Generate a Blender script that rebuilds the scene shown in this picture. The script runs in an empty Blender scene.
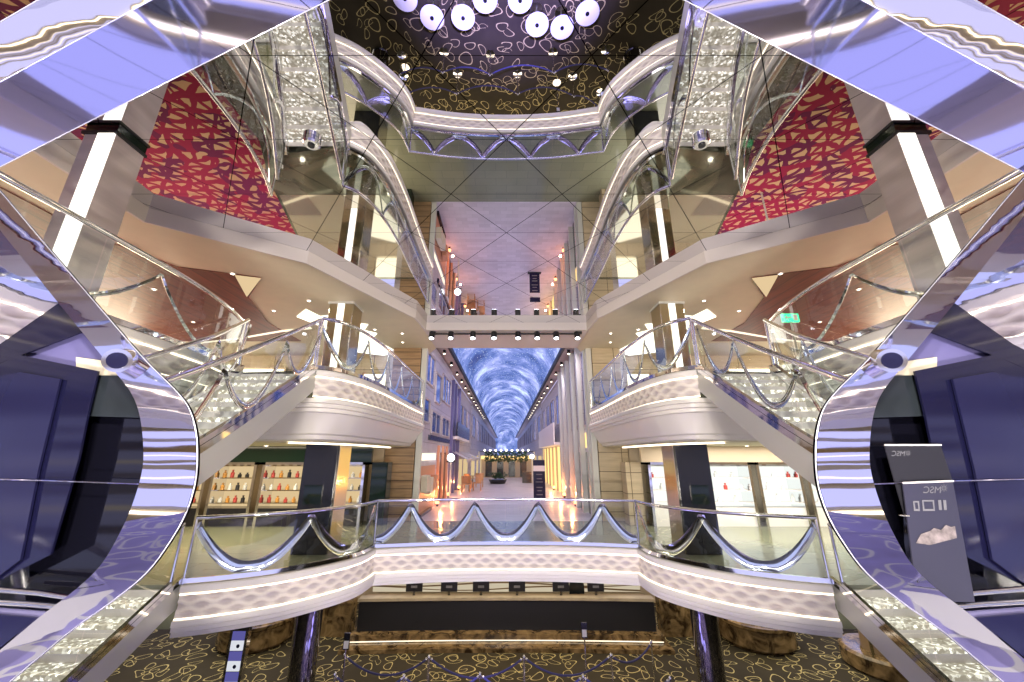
import bpy, bmesh, math, random
from math import sin, cos, pi, radians, sqrt
random.seed(7)
C = bpy.context.scene.collection
sc = bpy.context.scene

# ------------------------------------------------------------------ camera
F, PITCH, U0, V0, CZ = 379.0, radians(16.7), 506.5, 341.0, 5.5
cp, sp = cos(PITCH), sin(PITCH)
cd = bpy.data.cameras.new('camera'); cam = bpy.data.objects.new('camera', cd); C.objects.link(cam)
cd.sensor_width = 36; cd.lens = F/1024*36; cd.shift_x = (512-U0)/1024; cd.clip_start = .05; cd.clip_end = 300
cam.location = (0, 0, CZ); cam.rotation_euler = (pi/2+PITCH, 0, 0); sc.camera = cam

def ray(u, v):
    x = (u-U0)/F; y = (V0-v)/F
    return x, cp-y*sp, sp+y*cp
def atd(u, v, d):
    r = ray(u, v); return (r[0]/r[1]*d, d, CZ+r[2]/r[1]*d)
def atz(u, v, z):
    r = ray(u, v); k = (z-CZ)/r[2]; return (r[0]*k, r[1]*k, z)

# levels: ground 0, middle deck A, upper deck B, mirror ceiling M, soffit S, soffit over deck A SA
A, B, M, S, SA = 3.45, 6.98, 9.5, 9.25, 5.75

# ------------------------------------------------------------------ materials
def nt(name):
    m = bpy.data.materials.new(name); m.use_nodes = True
    t = m.node_tree; t.nodes.clear()
    out = t.nodes.new('ShaderNodeOutputMaterial')
    return m, t, out
def pbr(name, col, rough=.5, metal=0., emit=None, es=0., spec=.5, coat=0., bump=0., bscale=20., var=0., vscale=3.):
    m, t, out = nt(name)
    p = t.nodes.new('ShaderNodeBsdfPrincipled'); t.links.new(p.outputs[0], out.inputs[0])
    p.inputs['Base Color'].default_value = (*col, 1); p.inputs['Roughness'].default_value = rough
    p.inputs['Metallic'].default_value = metal; p.inputs['Specular IOR Level'].default_value = spec
    p.inputs['Coat Weight'].default_value = coat
    if emit: p.inputs['Emission Color'].default_value = (*emit, 1); p.inputs['Emission Strength'].default_value = es
    tc = t.nodes.new('ShaderNodeTexCoord')
    if var:
        n = t.nodes.new('ShaderNodeTexNoise'); n.inputs['Scale'].default_value = vscale; n.inputs['Detail'].default_value = 5
        t.links.new(tc.outputs['Object'], n.inputs[0])
        r = t.nodes.new('ShaderNodeValToRGB')
        r.color_ramp.elements[0].position = .3; r.color_ramp.elements[1].position = .7
        r.color_ramp.elements[0].color = (*[c*(1-var) for c in col], 1); r.color_ramp.elements[1].color = (*[min(1, c*(1+var)) for c in col], 1)
        t.links.new(n.outputs[0], r.inputs[0]); t.links.new(r.outputs[0], p.inputs['Base Color'])
    if bump:
        n = t.nodes.new('ShaderNodeTexNoise'); n.inputs['Scale'].default_value = bscale; t.links.new(tc.outputs['Object'], n.inputs[0])
        b = t.nodes.new('ShaderNodeBump'); b.inputs['Strength'].default_value = bump; b.inputs['Distance'].default_value = .02
        t.links.new(n.outputs[0], b.inputs['Height']); t.links.new(b.outputs[0], p.inputs['Normal'])
    return m
def emis(name, col, s):
    m, t, out = nt(name)
    e = t.nodes.new('ShaderNodeEmission'); e.inputs[0].default_value = (*col, 1); e.inputs[1].default_value = s
    t.links.new(e.outputs[0], out.inputs[0]); return m
class G:                       # tiny math-graph helper
    def __init__(s, t): s.t = t
    def n(s, typ, **k):
        x = s.t.nodes.new(typ)
        for a, b in k.items(): setattr(x, a, b)
        return x
    def put(s, sock, v):
        if hasattr(v, 'links') or hasattr(v, 'is_output'): s.t.links.new(v, sock)
        elif isinstance(v, (tuple, list)): sock.default_value = v
        else: sock.default_value = v
    def m(s, op, a, b=0., c=0.):
        x = s.n('ShaderNodeMath', operation=op)
        s.put(x.inputs[0], a); s.put(x.inputs[1], b); s.put(x.inputs[2], c); return x.outputs[0]
    def xyz(s, v):
        x = s.n('ShaderNodeSeparateXYZ'); s.t.links.new(v, x.inputs[0]); return x.outputs
    def comb(s, a, b, c=0.):
        x = s.n('ShaderNodeCombineXYZ'); s.put(x.inputs[0], a); s.put(x.inputs[1], b); s.put(x.inputs[2], c); return x.outputs[0]
    def mix(s, f, a, b):
        x = s.n('ShaderNodeMix', data_type='RGBA'); s.put(x.inputs[0], f); s.put(x.inputs[6], a); s.put(x.inputs[7], b); return x.outputs[2]
    def line(s, v, w):         # 1 on lines at integers of v, half width w
        f = s.m('ABSOLUTE', s.m('SUBTRACT', s.m('FRACT', s.m('ADD', v, .5)), .5)); return s.m('LESS_THAN', f, w)

def mat_mirror():
    m, t, out = nt('ceiling_mirror'); g = G(t)
    tc = g.n('ShaderNodeTexCoord'); x, y, z = g.xyz(tc.outputs['Object'])
    Y = g.m('DIVIDE', g.m('SUBTRACT', y, 4.04), 1.1); X = g.m('DIVIDE', x, .89)
    l1 = g.line(Y, .0035)
    l2 = g.line(g.m('MULTIPLY', g.m('ADD', X, Y), .5), .0045); l3 = g.line(g.m('MULTIPLY', g.m('SUBTRACT', X, Y), .5), .0045)
    l = g.m('MAXIMUM', l1, g.m('MAXIMUM', l2, l3))
    p = g.n('ShaderNodeBsdfGlossy'); p.inputs['Roughness'].default_value = .0
    t.links.new(g.mix(l, (.80, .80, .84, 1), (.05, .05, .06, 1)), p.inputs[0]); t.links.new(p.outputs[0], out.inputs[0]); return m
def mat_glass(name='rail_glass', tint=(.90, .95, .94), extra=.085):
    m, t, out = nt(name); g = G(t)
    tr = g.n('ShaderNodeBsdfTransparent'); tr.inputs[0].default_value = (*tint, 1)
    gl = g.n('ShaderNodeBsdfGlossy'); gl.inputs['Roughness'].default_value = .0
    lw = g.n('ShaderNodeLayerWeight'); lw.inputs['Blend'].default_value = .5
    mx = g.n('ShaderNodeMixShader'); t.links.new(g.m('ADD', g.m('MULTIPLY', g.m('POWER', lw.outputs['Facing'], 4.), .8), extra), mx.inputs[0])
    t.links.new(tr.outputs[0], mx.inputs[1]); t.links.new(gl.outputs[0], mx.inputs[2]); t.links.new(mx.outputs[0], out.inputs[0]); return m
def mat_carpet(name, base, line, scale, rough=.9, w=.05, gl=0.):
    # outlined pebbles and leaves: rings around jittered cell points, each turned and stretched at random
    m, t, out = nt(name); g = G(t)
    tc = g.n('ShaderNodeTexCoord')
    mask = None
    for k, (sca, off) in enumerate(((scale, 0.), (scale*1.35, 13.7))):
        mp = g.n('ShaderNodeMapping'); mp.inputs['Location'].default_value = (off, off*.6, 0); t.links.new(tc.outputs['Object'], mp.inputs[0])
        v = g.n('ShaderNodeTexVoronoi', voronoi_dimensions='2D'); v.inputs['Scale'].default_value = sca; v.inputs['Randomness'].default_value = .75
        t.links.new(mp.outputs[0], v.inputs['Vector'])
        px, py, _ = g.xyz(mp.outputs[0]); qx, qy, _ = g.xyz(v.outputs['Position']); r, gg, b = g.xyz(v.outputs['Color'])
        dx = g.m('MULTIPLY', g.m('SUBTRACT', px, qx), sca); dy = g.m('MULTIPLY', g.m('SUBTRACT', py, qy), sca)
        a = g.m('MULTIPLY', r, 6.283); ca, sa = g.m('COSINE', a), g.m('SINE', a)
        ex = g.m('ADD', g.m('MULTIPLY', dx, ca), g.m('MULTIPLY', dy, sa)); ey = g.m('SUBTRACT', g.m('MULTIPLY', dy, ca), g.m('MULTIPLY', dx, sa))
        ey = g.m('ADD', ey, g.m('MULTIPLY', g.m('MULTIPLY', ex, ex), .7))          # bend into a bean
        st = g.m('ADD', 1.15, g.m('MULTIPLY', gg, 1.6))
        R = g.m('SQRT', g.m('ADD', g.m('POWER', g.m('MULTIPLY', ex, 1.05), 2.), g.m('POWER', g.m('MULTIPLY', ey, st), 2.)))
        ring = g.m('LESS_THAN', g.m('ABSOLUTE', g.m('SUBTRACT', R, g.m('ADD', .30, g.m('MULTIPLY', b, .16)))), w)
        if k: ring = g.m('MULTIPLY', ring, g.m('GREATER_THAN', b, .55))
        mask = ring if mask is None else g.m('MAXIMUM', mask, ring)
    n = g.n('ShaderNodeTexNoise'); n.inputs['Scale'].default_value = 2.; t.links.new(tc.outputs['Object'], n.inputs[0])
    bc = g.mix(n.outputs[0], (*[c*.75 for c in base], 1), (*[c*1.3 for c in base], 1))
    p = g.n('ShaderNodeBsdfPrincipled'); p.inputs['Roughness'].default_value = rough; p.inputs['Specular IOR Level'].default_value = .2
    t.links.new(g.mix(mask, bc, (*line, 1)), p.inputs['Base Color']); t.links.new(p.outputs[0], out.inputs[0]); return m
def mat_red_carpet():
    m, t, out = nt('red_triangle_carpet'); g = G(t)
    tc = g.n('ShaderNodeTexCoord')
    n = g.n('ShaderNodeTexNoise'); n.inputs['Scale'].default_value = .9; n.inputs['Detail'].default_value = 3; t.links.new(tc.outputs['Object'], n.inputs[0])
    nr, ng, nb = g.xyz(n.outputs['Color']); x, y, z = g.xyz(tc.outputs['Object'])
    x = g.m('ADD', x, g.m('MULTIPLY', nr, .9)); y = g.m('ADD', y, g.m('MULTIPLY', ng, .9))
    X = g.m('DIVIDE', x, .25); Y = g.m('DIVIDE', y, .30)
    wd = g.m('ADD', .11, g.m('MULTIPLY', nb, .18))
    l1 = g.line(Y, wd); l2 = g.line(g.m('MULTIPLY', g.m('ADD', X, Y), .5), g.m('MULTIPLY', wd, .7)); l3 = g.line(g.m('MULTIPLY', g.m('SUBTRACT', X, Y), .5), g.m('MULTIPLY', wd, .7))
    l4 = g.line(g.m('MULTIPLY', g.m('ADD', X, g.m('MULTIPLY', Y, .35)), .37), .05)
    l = g.m('MAXIMUM', g.m('MAXIMUM', l1, l4), g.m('MAXIMUM', l2, l3))
    n2 = g.n('ShaderNodeTexNoise'); n2.inputs['Scale'].default_value = 1.3; t.links.new(tc.outputs['Object'], n2.inputs[0])
    red = g.mix(g.m('GREATER_THAN', n2.outputs[0], .52), (.25, .010, .045, 1), (.12, .008, .05, 1))
    p = g.n('ShaderNodeBsdfPrincipled'); p.inputs['Roughness'].default_value = .85; p.inputs['Specular IOR Level'].default_value = .15
    t.links.new(g.mix(l, (.52, .33, .18, 1), red), p.inputs['Base Color']); t.links.new(p.outputs[0], out.inputs[0]); return m
def mat_panels(name, col, dark, sx, sz, axis='xz', rough=.45, var=.12, w=.012, stretch=8., metal=0.):
    # sheet or board cladding with dark joints, grain running along x
    m, t, out = nt(name); g = G(t)
    tc = g.n('ShaderNodeTexCoord'); o = g.xyz(tc.outputs['Object'])
    a = o['XYZ'.index(axis[0].upper())]; b = o['XYZ'.index(axis[1].upper())]
    l = g.m('MAXIMUM', g.line(g.m('DIVIDE', a, sx), w/sx), g.line(g.m('DIVIDE', b, sz), w/sz))
    n = g.n('ShaderNodeTexNoise'); n.inputs['Scale'].default_value = 1.5; n.inputs['Detail'].default_value = 6
    t.links.new(g.comb(g.m('MULTIPLY', a, 1.), g.m('MULTIPLY', b, stretch), g.m('FLOOR', g.m('DIVIDE', b, sz))), n.inputs[0])
    r = g.n('ShaderNodeValToRGB'); r.color_ramp.elements[0].position = .3; r.color_ramp.elements[1].position = .7
    r.color_ramp.elements[0].color = (*[c*(1-var) for c in col], 1); r.color_ramp.elements[1].color = (*[c*(1+var) for c in col], 1)
    t.links.new(n.outputs[0], r.inputs[0])
    p = g.n('ShaderNodeBsdfPrincipled'); p.inputs['Roughness'].default_value = rough; p.inputs['Metallic'].default_value = metal
    t.links.new(g.mix(l, r.outputs[0], (*dark, 1)), p.inputs['Base Color']); t.links.new(p.outputs[0], out.inputs[0]); return m
def mat_sky_screen():
    m, t, out = nt('vault_screen'); g = G(t)
    tc = g.n('ShaderNodeTexCoord'); mp = g.n('ShaderNodeMapping'); mp.inputs['Scale'].default_value = (.5, .32, .5); t.links.new(tc.outputs['Object'], mp.inputs[0])
    n = g.n('ShaderNodeTexNoise'); n.inputs['Scale'].default_value = 1.1; n.inputs['Detail'].default_value = 11; n.inputs['Roughness'].default_value = .6; n.inputs['Distortion'].default_value = .35; t.links.new(mp.outputs[0], n.inputs[0])
    r = g.n('ShaderNodeValToRGB'); e = r.color_ramp.elements
    e[0].position = .30; e[0].color = (.045, .060, .20, 1); e[1].position = .78; e[1].color = (.75, .88, 1., 1)
    for pos, c in ((.43, (.09, .14, .38)), (.52, (.17, .22, .52)), (.60, (.32, .36, .70)), (.68, (.48, .60, .85))):
        q = e.new(pos); q.color = (*c, 1)
    t.links.new(n.outputs[0], r.inputs[0])
    v = g.n('ShaderNodeTexVoronoi'); v.inputs['Scale'].default_value = 5.; t.links.new(tc.outputs['Object'], v.inputs['Vector'])
    st = g.m('LESS_THAN', v.outputs['Distance'], .16)
    x, y, z = g.xyz(tc.outputs['Object']); rib = g.m('MULTIPLY', g.line(g.m('DIVIDE', y, 4.), .012), .35)
    col = g.mix(rib, g.mix(g.m('MULTIPLY', st, .75), r.outputs[0], (.9, .97, 1, 1)), (.02, .03, .1, 1))
    em = g.n('ShaderNodeEmission'); em.inputs[1].default_value = 1.2; t.links.new(col, em.inputs[0]); t.links.new(em.outputs[0], out.inputs[0]); return m
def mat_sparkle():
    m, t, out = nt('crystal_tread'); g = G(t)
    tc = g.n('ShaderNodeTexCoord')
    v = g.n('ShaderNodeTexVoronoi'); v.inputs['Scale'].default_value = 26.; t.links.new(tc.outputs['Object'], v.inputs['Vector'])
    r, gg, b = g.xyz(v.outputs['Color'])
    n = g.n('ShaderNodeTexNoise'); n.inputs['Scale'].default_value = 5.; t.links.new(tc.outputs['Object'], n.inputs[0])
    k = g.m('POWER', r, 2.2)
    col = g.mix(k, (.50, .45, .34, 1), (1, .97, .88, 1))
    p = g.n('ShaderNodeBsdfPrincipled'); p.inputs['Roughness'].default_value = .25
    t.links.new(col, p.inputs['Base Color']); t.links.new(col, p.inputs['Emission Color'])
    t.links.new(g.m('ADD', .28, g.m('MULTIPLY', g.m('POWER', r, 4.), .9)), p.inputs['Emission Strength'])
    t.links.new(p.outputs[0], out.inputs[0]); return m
def mat_marble(name, c0, c1, rough=.15, scale=2., metal=0.):
    m, t, out = nt(name); g = G(t)
    tc = g.n('ShaderNodeTexCoord'); n = g.n('ShaderNodeTexNoise'); n.inputs['Scale'].default_value = scale; n.inputs['Detail'].default_value = 8; n.inputs['Distortion'].default_value = 1.5
    t.links.new(tc.outputs['Object'], n.inputs[0]); r = g.n('ShaderNodeValToRGB')
    r.color_ramp.elements[0].position = .35; r.color_ramp.elements[1].position = .68
    r.color_ramp.elements[0].color = (*c0, 1); r.color_ramp.elements[1].color = (*c1, 1)
    t.links.new(n.outputs[0], r.inputs[0]); p = g.n('ShaderNodeBsdfPrincipled'); p.inputs['Roughness'].default_value = rough; p.inputs['Metallic'].default_value = metal
    t.links.new(r.outputs[0], p.inputs['Base Color']); t.links.new(p.outputs[0], out.inputs[0]); return m
def mat_tiles(name, col, joint, s=.6, rough=.12, var=.1):
    m, t, out = nt(name); g = G(t)
    tc = g.n('ShaderNodeTexCoord'); b = g.n('ShaderNodeTexBrick'); b.inputs['Scale'].default_value = 1/s; b.offset = .5
    b.inputs['Color1'].default_value = (*[c*(1-var) for c in col], 1); b.inputs['Color2'].default_value = (*[c*(1+var) for c in col], 1); b.inputs['Mortar'].default_value = (*joint, 1)
    b.inputs['Mortar Size'].default_value = .008; b.inputs['Brick Width'].default_value = 1.; b.inputs['Row Height'].default_value = .5
    t.links.new(tc.outputs['Object'], b.inputs[0])
    n = g.n('ShaderNodeTexNoise'); n.inputs['Scale'].default_value = 1.2; n.inputs['Detail'].default_value = 5; t.links.new(tc.outputs['Object'], n.inputs[0])
    p = g.n('ShaderNodeBsdfPrincipled'); p.inputs['Roughness'].default_value = rough
    t.links.new(g.mix(.5, b.outputs[0], g.mix(n.outputs[0], (*[c*.7 for c in col], 1), (*[min(1, c*1.3) for c in col], 1))), p.inputs['Base Color'])
    t.links.new(p.outputs[0], out.inputs[0]); return m
def mat_wave_clad():
    # pale cladding with rows of scooped lens shapes: the scoops are in the mesh, their shade is also put into the colour
    m, t, out = nt('lens_cladding'); g = G(t)
    at = g.n('ShaderNodeAttribute', attribute_name='scoop_shade')
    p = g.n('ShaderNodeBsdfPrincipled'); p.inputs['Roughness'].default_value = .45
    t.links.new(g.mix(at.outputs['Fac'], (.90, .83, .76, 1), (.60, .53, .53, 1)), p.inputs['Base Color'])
    t.links.new(p.outputs[0], out.inputs[0]); return m

def mat_streak(name, col, rough, strength, sc3):
    m, t, out = nt(name); g = G(t)
    tc = g.n('ShaderNodeTexCoord'); mp = g.n('ShaderNodeMapping'); mp.inputs['Scale'].default_value = sc3; t.links.new(tc.outputs['Object'], mp.inputs[0])
    n = g.n('ShaderNodeTexNoise'); n.inputs['Scale'].default_value = 1.3; n.inputs['Detail'].default_value = 2.; t.links.new(mp.outputs[0], n.inputs[0])
    b = g.n('ShaderNodeBump'); b.inputs['Strength'].default_value = strength; b.inputs['Distance'].default_value = .05; t.links.new(n.outputs[0], b.inputs['Height'])
    p = g.n('ShaderNodeBsdfPrincipled'); p.inputs['Base Color'].default_value = (*col, 1); p.inputs['Metallic'].default_value = 1.; p.inputs['Roughness'].default_value = rough
    t.links.new(b.outputs[0], p.inputs['Normal']); t.links.new(p.outputs[0], out.inputs[0]); return m
MT = dict(
    mirror=mat_mirror(), glass=mat_glass(), chrome=pbr('chrome', (.86, .86, .88), .06, 1.),
    lilac=pbr('mirror_reflected_lilac', (.66, .65, .95), .05, 1., bump=.015, bscale=1.2), ribbon=mat_streak('ribbon_mirror', (.80, .79, .92), .03, .045, (.6, .6, 4.5)),  # lilac base colour stands in for the blue light the beam reflects
    chromewarp=mat_streak('warped_chrome', (.88, .84, .80), .06, .4, (.5, .5, 2.2)),
    edge=pbr('bright_edge', (.9, .9, 1.), .25, .6, (.75, .75, 1.), .08),
    carpet=mat_carpet('loop_carpet', (.036, .029, .017), (.46, .38, .17), 1.8, w=.030), lilac_carpet=mat_carpet('loop_carpet_lilac', (.46, .43, .82), (.9, .9, .95), 1.6),
    red=mat_red_carpet(), stone=mat_tiles('deck_stone', (.23, .24, .16), (.12, .12, .1), .8, .12),
    darkstone=mat_marble('dark_marble_floor', (.10, .11, .08), (.34, .33, .24), .07, .7, .7), polish=pbr('polished_floor', (.62, .58, .46), .06, .8), gallery_floor=mat_tiles('promenade_floor', (.60, .56, .60), (.3, .3, .34), .5, .3, .2),
    counter=pbr('stone_counter', (.40, .34, .25), .3, var=.2), wedge=emis('cove_glow', (1., .74, .42), .6), screenw=emis('tower_white', (.9, .93, 1.), .6), screenb=emis('tower_blue', (.16, .15, .5), .5), cream=pbr('cream_plaster', (.74, .67, .50), .6, var=.03), creamcool=pbr('cool_cream_fascia', (.72, .66, .64), .5), white=pbr('white_lacquer', (.82, .78, .75), .35),
    lens=mat_wave_clad(), strip=emis('warm_strip', (1., .84, .62), 3.4), strip_soft=emis('soft_strip', (1., .84, .62), 1.3),
    led=emis('white_led', (1., .93, .84), 1.6), star=emis('lit_ceiling_panel', (1., .95, .8), 1.9), spot=emis('spot_lens', (.85, .92, 1.), 9.), dot=emis('downlight_lens', (1., .9, .7), 8.),
    redwood=mat_panels('red_wood_ceiling', (.16, .035, .012), (.04, .008, .004), 30., .35, 'yx', .5, .3),
    metalwood=mat_panels('brushed_brown_metal', (.66, .57, .56), (.2, .15, .13), 40., 40., 'xz', .3, .10, .001, 5., .3),
    bronze=pbr('bronze_mirror', (.62, .55, .40), .12, 1.), dark=pbr('dark_lacquer', (.012, .012, .016), .18), black=pbr('black_matte', (.006, .006, .008), .5),
    greenglass=pbr('dark_green_glass', (.005, .014, .009), .06), woodwall=mat_panels('brown_board_wall', (.30, .19, .10), (.06, .035, .02), 40., .26, 'xz', .35, .25),
    beige=mat_panels('beige_stone_panel', (.47, .38, .25), (.12, .09, .05), 1.3, .62, 'xz', .4, .12), navy=pbr('reflected_navy', (.007, .007, .028), .08), navy2=pbr('navy_glass_light', (.012, .012, .045), .12),
    blackreflection=pbr('black_reflection', (.004, .004, .008), .05), lilacreflection=pbr('lilac_reflection', (.16, .15, .28), .25), greypaint=pbr('grey_stringer_paint', (.58, .58, .54), .35, .1),
    spark=mat_sparkle(), marble=mat_marble('brown_marble', (.03, .018, .008), (.30, .2, .09), .12, 2.5), vault=mat_sky_screen(),
    rope=pbr('blue_rope', (.05, .05, .16), .8), facade=mat_panels('promenade_wall', (.50, .46, .50), (.2, .18, .2), 2.4, .5, 'yz', .35, .12, .01, 3.),
    facade2=mat_panels('promenade_stone', (.48, .42, .42), (.2, .17, .17), 1.8, .9, 'yz', .45, .12, .01, 3.), blueglass=pbr('blue_window_glass', (.10, .16, .42), .05, .6),
    orange=emis('orange_lamp', (1., .36, .10), 6.), orangelit=pbr('orange_lit_stone', (.62, .30, .17), .5), gold=emis('gold_backlight', (1., .66, .25), 1.3),  # orange glow of the uplights is put into the stone colour
    shopwhite=emis('shop_lightbox', (.95, 1., .93), .85), shopwarm=emis('shop_warm_backlight', (1., .74, .40), .55), leaf=pbr('leaf', (.02, .06, .02), .6), rattan=pbr('rattan', (.5, .28, .14), .6),
    redfab=pbr('red_fabric', (.42, .03, .03), .7), green=emis('exit_green', (.05, .9, .4), 1.6), whiteglow=emis('white_globe', (.9, .96, 1.), 6.), paper=pbr('reflected_banner_sheet', (.014, .014, .02), .5),
    banner2=pbr('reflected_banner_blue_sheet', (.030, .030, .055), .5), print=pbr('reflected_banner_print', (.16, .16, .18), .6), ship=pbr('reflected_ship_print', (.20, .17, .17), .6, var=.5, vscale=30.),
    tabletop=pbr('white_table', (.85, .85, .86), .3), purple=pbr('purple_reflection', (.14, .13, .30), .3), backlit=emis('cream_backlit_wall', (1., .86, .62), .45), brownwave=pbr('brown_wave', (.22, .15, .08), .4),
    screen=pbr('screen_glass', (.02, .025, .03), .1), warmwall=pbr('warm_wall', (.50, .40, .28), .6), awn=pbr('awning_cloth', (.55, .52, .5), .7), bottle1=pbr('amber_glass', (.55, .27, .06), .1), bottle2=pbr('clear_glass', (.7, .72, .7), .08), bottle3=pbr('red_box', (.45, .06, .05), .4), bottle4=pbr('black_box', (.02, .02, .02), .3),
    winlight=emis('lit_window', (1., .93, .75), 2.2),
)

# ------------------------------------------------------------------ mesh helpers
WL = {}
class MB:
    def __init__(s): s.v = []; s.f = []; s.at = None
    def add(s, vs, fs):
        o = len(s.v); s.v += [tuple(p) for p in vs]; s.f += [tuple(i+o for i in f) for f in fs]; return s
    def box(s, c, d, rz=0.):
        x, y, z = (q/2 for q in d); cr, sr = cos(rz), sin(rz)
        vs = []
        for a in (-x, x):
            for b in (-y, y):
                for e in (-z, z): vs.append((c[0]+a*cr-b*sr, c[1]+a*sr+b*cr, c[2]+e))
        return s.add(vs, [(0, 1, 3, 2), (4, 6, 7, 5), (0, 4, 5, 1), (2, 3, 7, 6), (0, 2, 6, 4), (1, 5, 7, 3)])
    def slab(s, poly, z0, z1):
        n = len(poly)
        return s.add([(x, y, z0) for x, y in poly]+[(x, y, z1) for x, y in poly], [tuple(range(n))[::-1], tuple(range(n, 2*n))]+[(i, (i+1) % n, n+(i+1) % n, n+i) for i in range(n)])
    def hull(s, lo, hi):      # two matching 3-D loops joined and capped
        n = len(lo)
        return s.add(list(lo)+list(hi), [tuple(range(n))[::-1], tuple(range(n, 2*n))]+[(i, (i+1) % n, n+(i+1) % n, n+i) for i in range(n)])
    def grid(s, rows, closed=False):
        n = len(rows[0]); fs = []
        for i in range(len(rows)-1):
            for j in range(n if closed else n-1): fs.append((i*n+j, i*n+(j+1) % n, (i+1)*n+(j+1) % n, (i+1)*n+j))
        return s.add([p for r in rows for p in r], fs)
    def tube(s, pts, r, n=8):
        rows = []
        for i, p in enumerate(pts):
            a = pts[max(i-1, 0)]; b = pts[min(i+1, len(pts)-1)]
            t = [b[k]-a[k] for k in range(3)]; L = sqrt(sum(q*q for q in t)) or 1; t = [q/L for q in t]
            up = (0, 0, 1) if abs(t[2]) < .95 else (1, 0, 0)
            e = (t[1]*up[2]-t[2]*up[1], t[2]*up[0]-t[0]*up[2], t[0]*up[1]-t[1]*up[0]); L = sqrt(sum(q*q for q in e)); e = [q/L for q in e]
            f = (e[1]*t[2]-e[2]*t[1], e[2]*t[0]-e[0]*t[2], e[0]*t[1]-e[1]*t[0])
            rr = r[i] if isinstance(r, (list, tuple)) else r
            rows.append([tuple(p[k]+rr*(cos(2*pi*j/n)*e[k]+sin(2*pi*j/n)*f[k]) for k in range(3)) for j in range(n)])
        o = len(s.v); s.grid(rows, True); m = len(rows)
        s.f.append(tuple(o+j for j in range(n))[::-1]); s.f.append(tuple(o+(m-1)*n+j for j in range(n))); return s
    def lathe(s, c, prof, n=20, top=True):
        rows = [[(c[0]+r*cos(2*pi*j/n), c[1]+r*sin(2*pi*j/n), c[2]+z) for j in range(n)] for r, z in prof]
        o = len(s.v); s.grid(rows, True); m = len(rows)
        s.f.append(tuple(o+j for j in range(n))[::-1]); s.f.append(tuple(o+(m-1)*n+j for j in range(n))); return s
    def cyl(s, c, r, h, n=20): return s.lathe(c, [(r, 0), (r, h)], n)
    def ball(s, c, r, n=12, sz=1.):
        return s.lathe(c, [(max(.001, r*sin(pi*i/8)), -r*sz*cos(pi*i/8)) for i in range(9)], n)
    def build(s, name, mat, parent=None, smooth=None, bevel=0.):
        me = bpy.data.meshes.new(name); off = WL.get(parent.name, (0, 0, 0)) if parent else (0, 0, 0)
        me.from_pydata([(x-off[0], y-off[1], z-off[2]) for x, y, z in s.v], [], s.f)
        if s.at:
            a = me.attributes.new('scoop_shade', 'FLOAT', 'POINT'); a.data.foreach_set('value', s.at)
        bm = bmesh.new(); bm.from_mesh(me); bmesh.ops.recalc_face_normals(bm, faces=bm.faces); bm.to_mesh(me); bm.free()
        me.materials.append(mat); o = bpy.data.objects.new(name, me); C.objects.link(o)
        if parent: o.parent = parent
        WL[o.name] = off if parent else (0, 0, 0)
        if smooth: me.shade_smooth(); me.set_sharp_from_angle(angle=radians(smooth))
        if bevel:
            b = o.modifiers.new('bevel', 'BEVEL'); b.width = bevel; b.segments = 2; b.limit_method = 'ANGLE'
        return o
def thing(name, label, cat, loc=(0, 0, 0), group=None):
    o = bpy.data.objects.new(name, None); C.objects.link(o); o.location = loc; o.empty_display_size = .2
    WL[o.name] = tuple(loc); tag(o, label, cat, group); return o
def tag(o, label, cat, group=None):
    o['label'] = label; o['category'] = cat
    if group: o['group'] = group
    return o
def struct(o): o['kind'] = 'structure'; return o
def dup(root, loc, label=None, group=None):
    r = root.copy(); C.objects.link(r); r.location = loc
    if label: r['label'] = label
    if group: r['group'] = group
    for ch in list(root.children):
        c = ch.copy(); C.objects.link(c); c.parent = r
        for g in ch.children:
            d = g.copy(); C.objects.link(d); d.parent = c
    return r
def mx(pts, s): return [(p[0]*s,)+tuple(p[1:]) for p in pts]
def spline(P, k=8):
    out = []; n = len(P); D = len(P[0])
    for i in range(n-1):
        a, b, c, d = P[max(i-1, 0)], P[i], P[i+1], P[min(i+2, n-1)]
        for j in range(k):
            t = j/k
            out.append(tuple(.5*(2*b[q]+(c[q]-a[q])*t+(2*a[q]-5*b[q]+4*c[q]-d[q])*t*t+(3*b[q]-a[q]-3*c[q]+d[q])*t**3) for q in range(D)))
    out.append(tuple(P[-1])); return out
def resample(P, step):
    L = [0.]
    for a, b in zip(P, P[1:]): L.append(L[-1]+sqrt(sum((x-y)**2 for x, y in zip(a, b))))
    n = max(2, int(round(L[-1]/step))+1); out = []; k = 0
    for i in range(n):
        t = L[-1]*i/(n-1)
        while k < len(L)-2 and L[k+1] < t: k += 1
        f = (t-L[k])/((L[k+1]-L[k]) or 1); out.append(tuple(a+(b-a)*f for a, b in zip(P[k], P[k+1])))
    return out, L[-1]
def normals(P):             # right-hand normals (towards the void)
    N = []
    for i in range(len(P)):
        a = P[max(i-1, 0)]; b = P[min(i+1, len(P)-1)]; tx, ty = b[0]-a[0], b[1]-a[1]; L = sqrt(tx*tx+ty*ty) or 1
        N.append((ty/L, -tx/L))
    return N
def sweep(mb, P, prof, z):  # profile of (outward, dz) swept along a level path
    N = normals(P)
    return mb.grid([[(p[0]+n[0]*o, p[1]+n[1]*o, z+dz) for o, dz in prof] for p, n in zip(P, N)])
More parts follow.
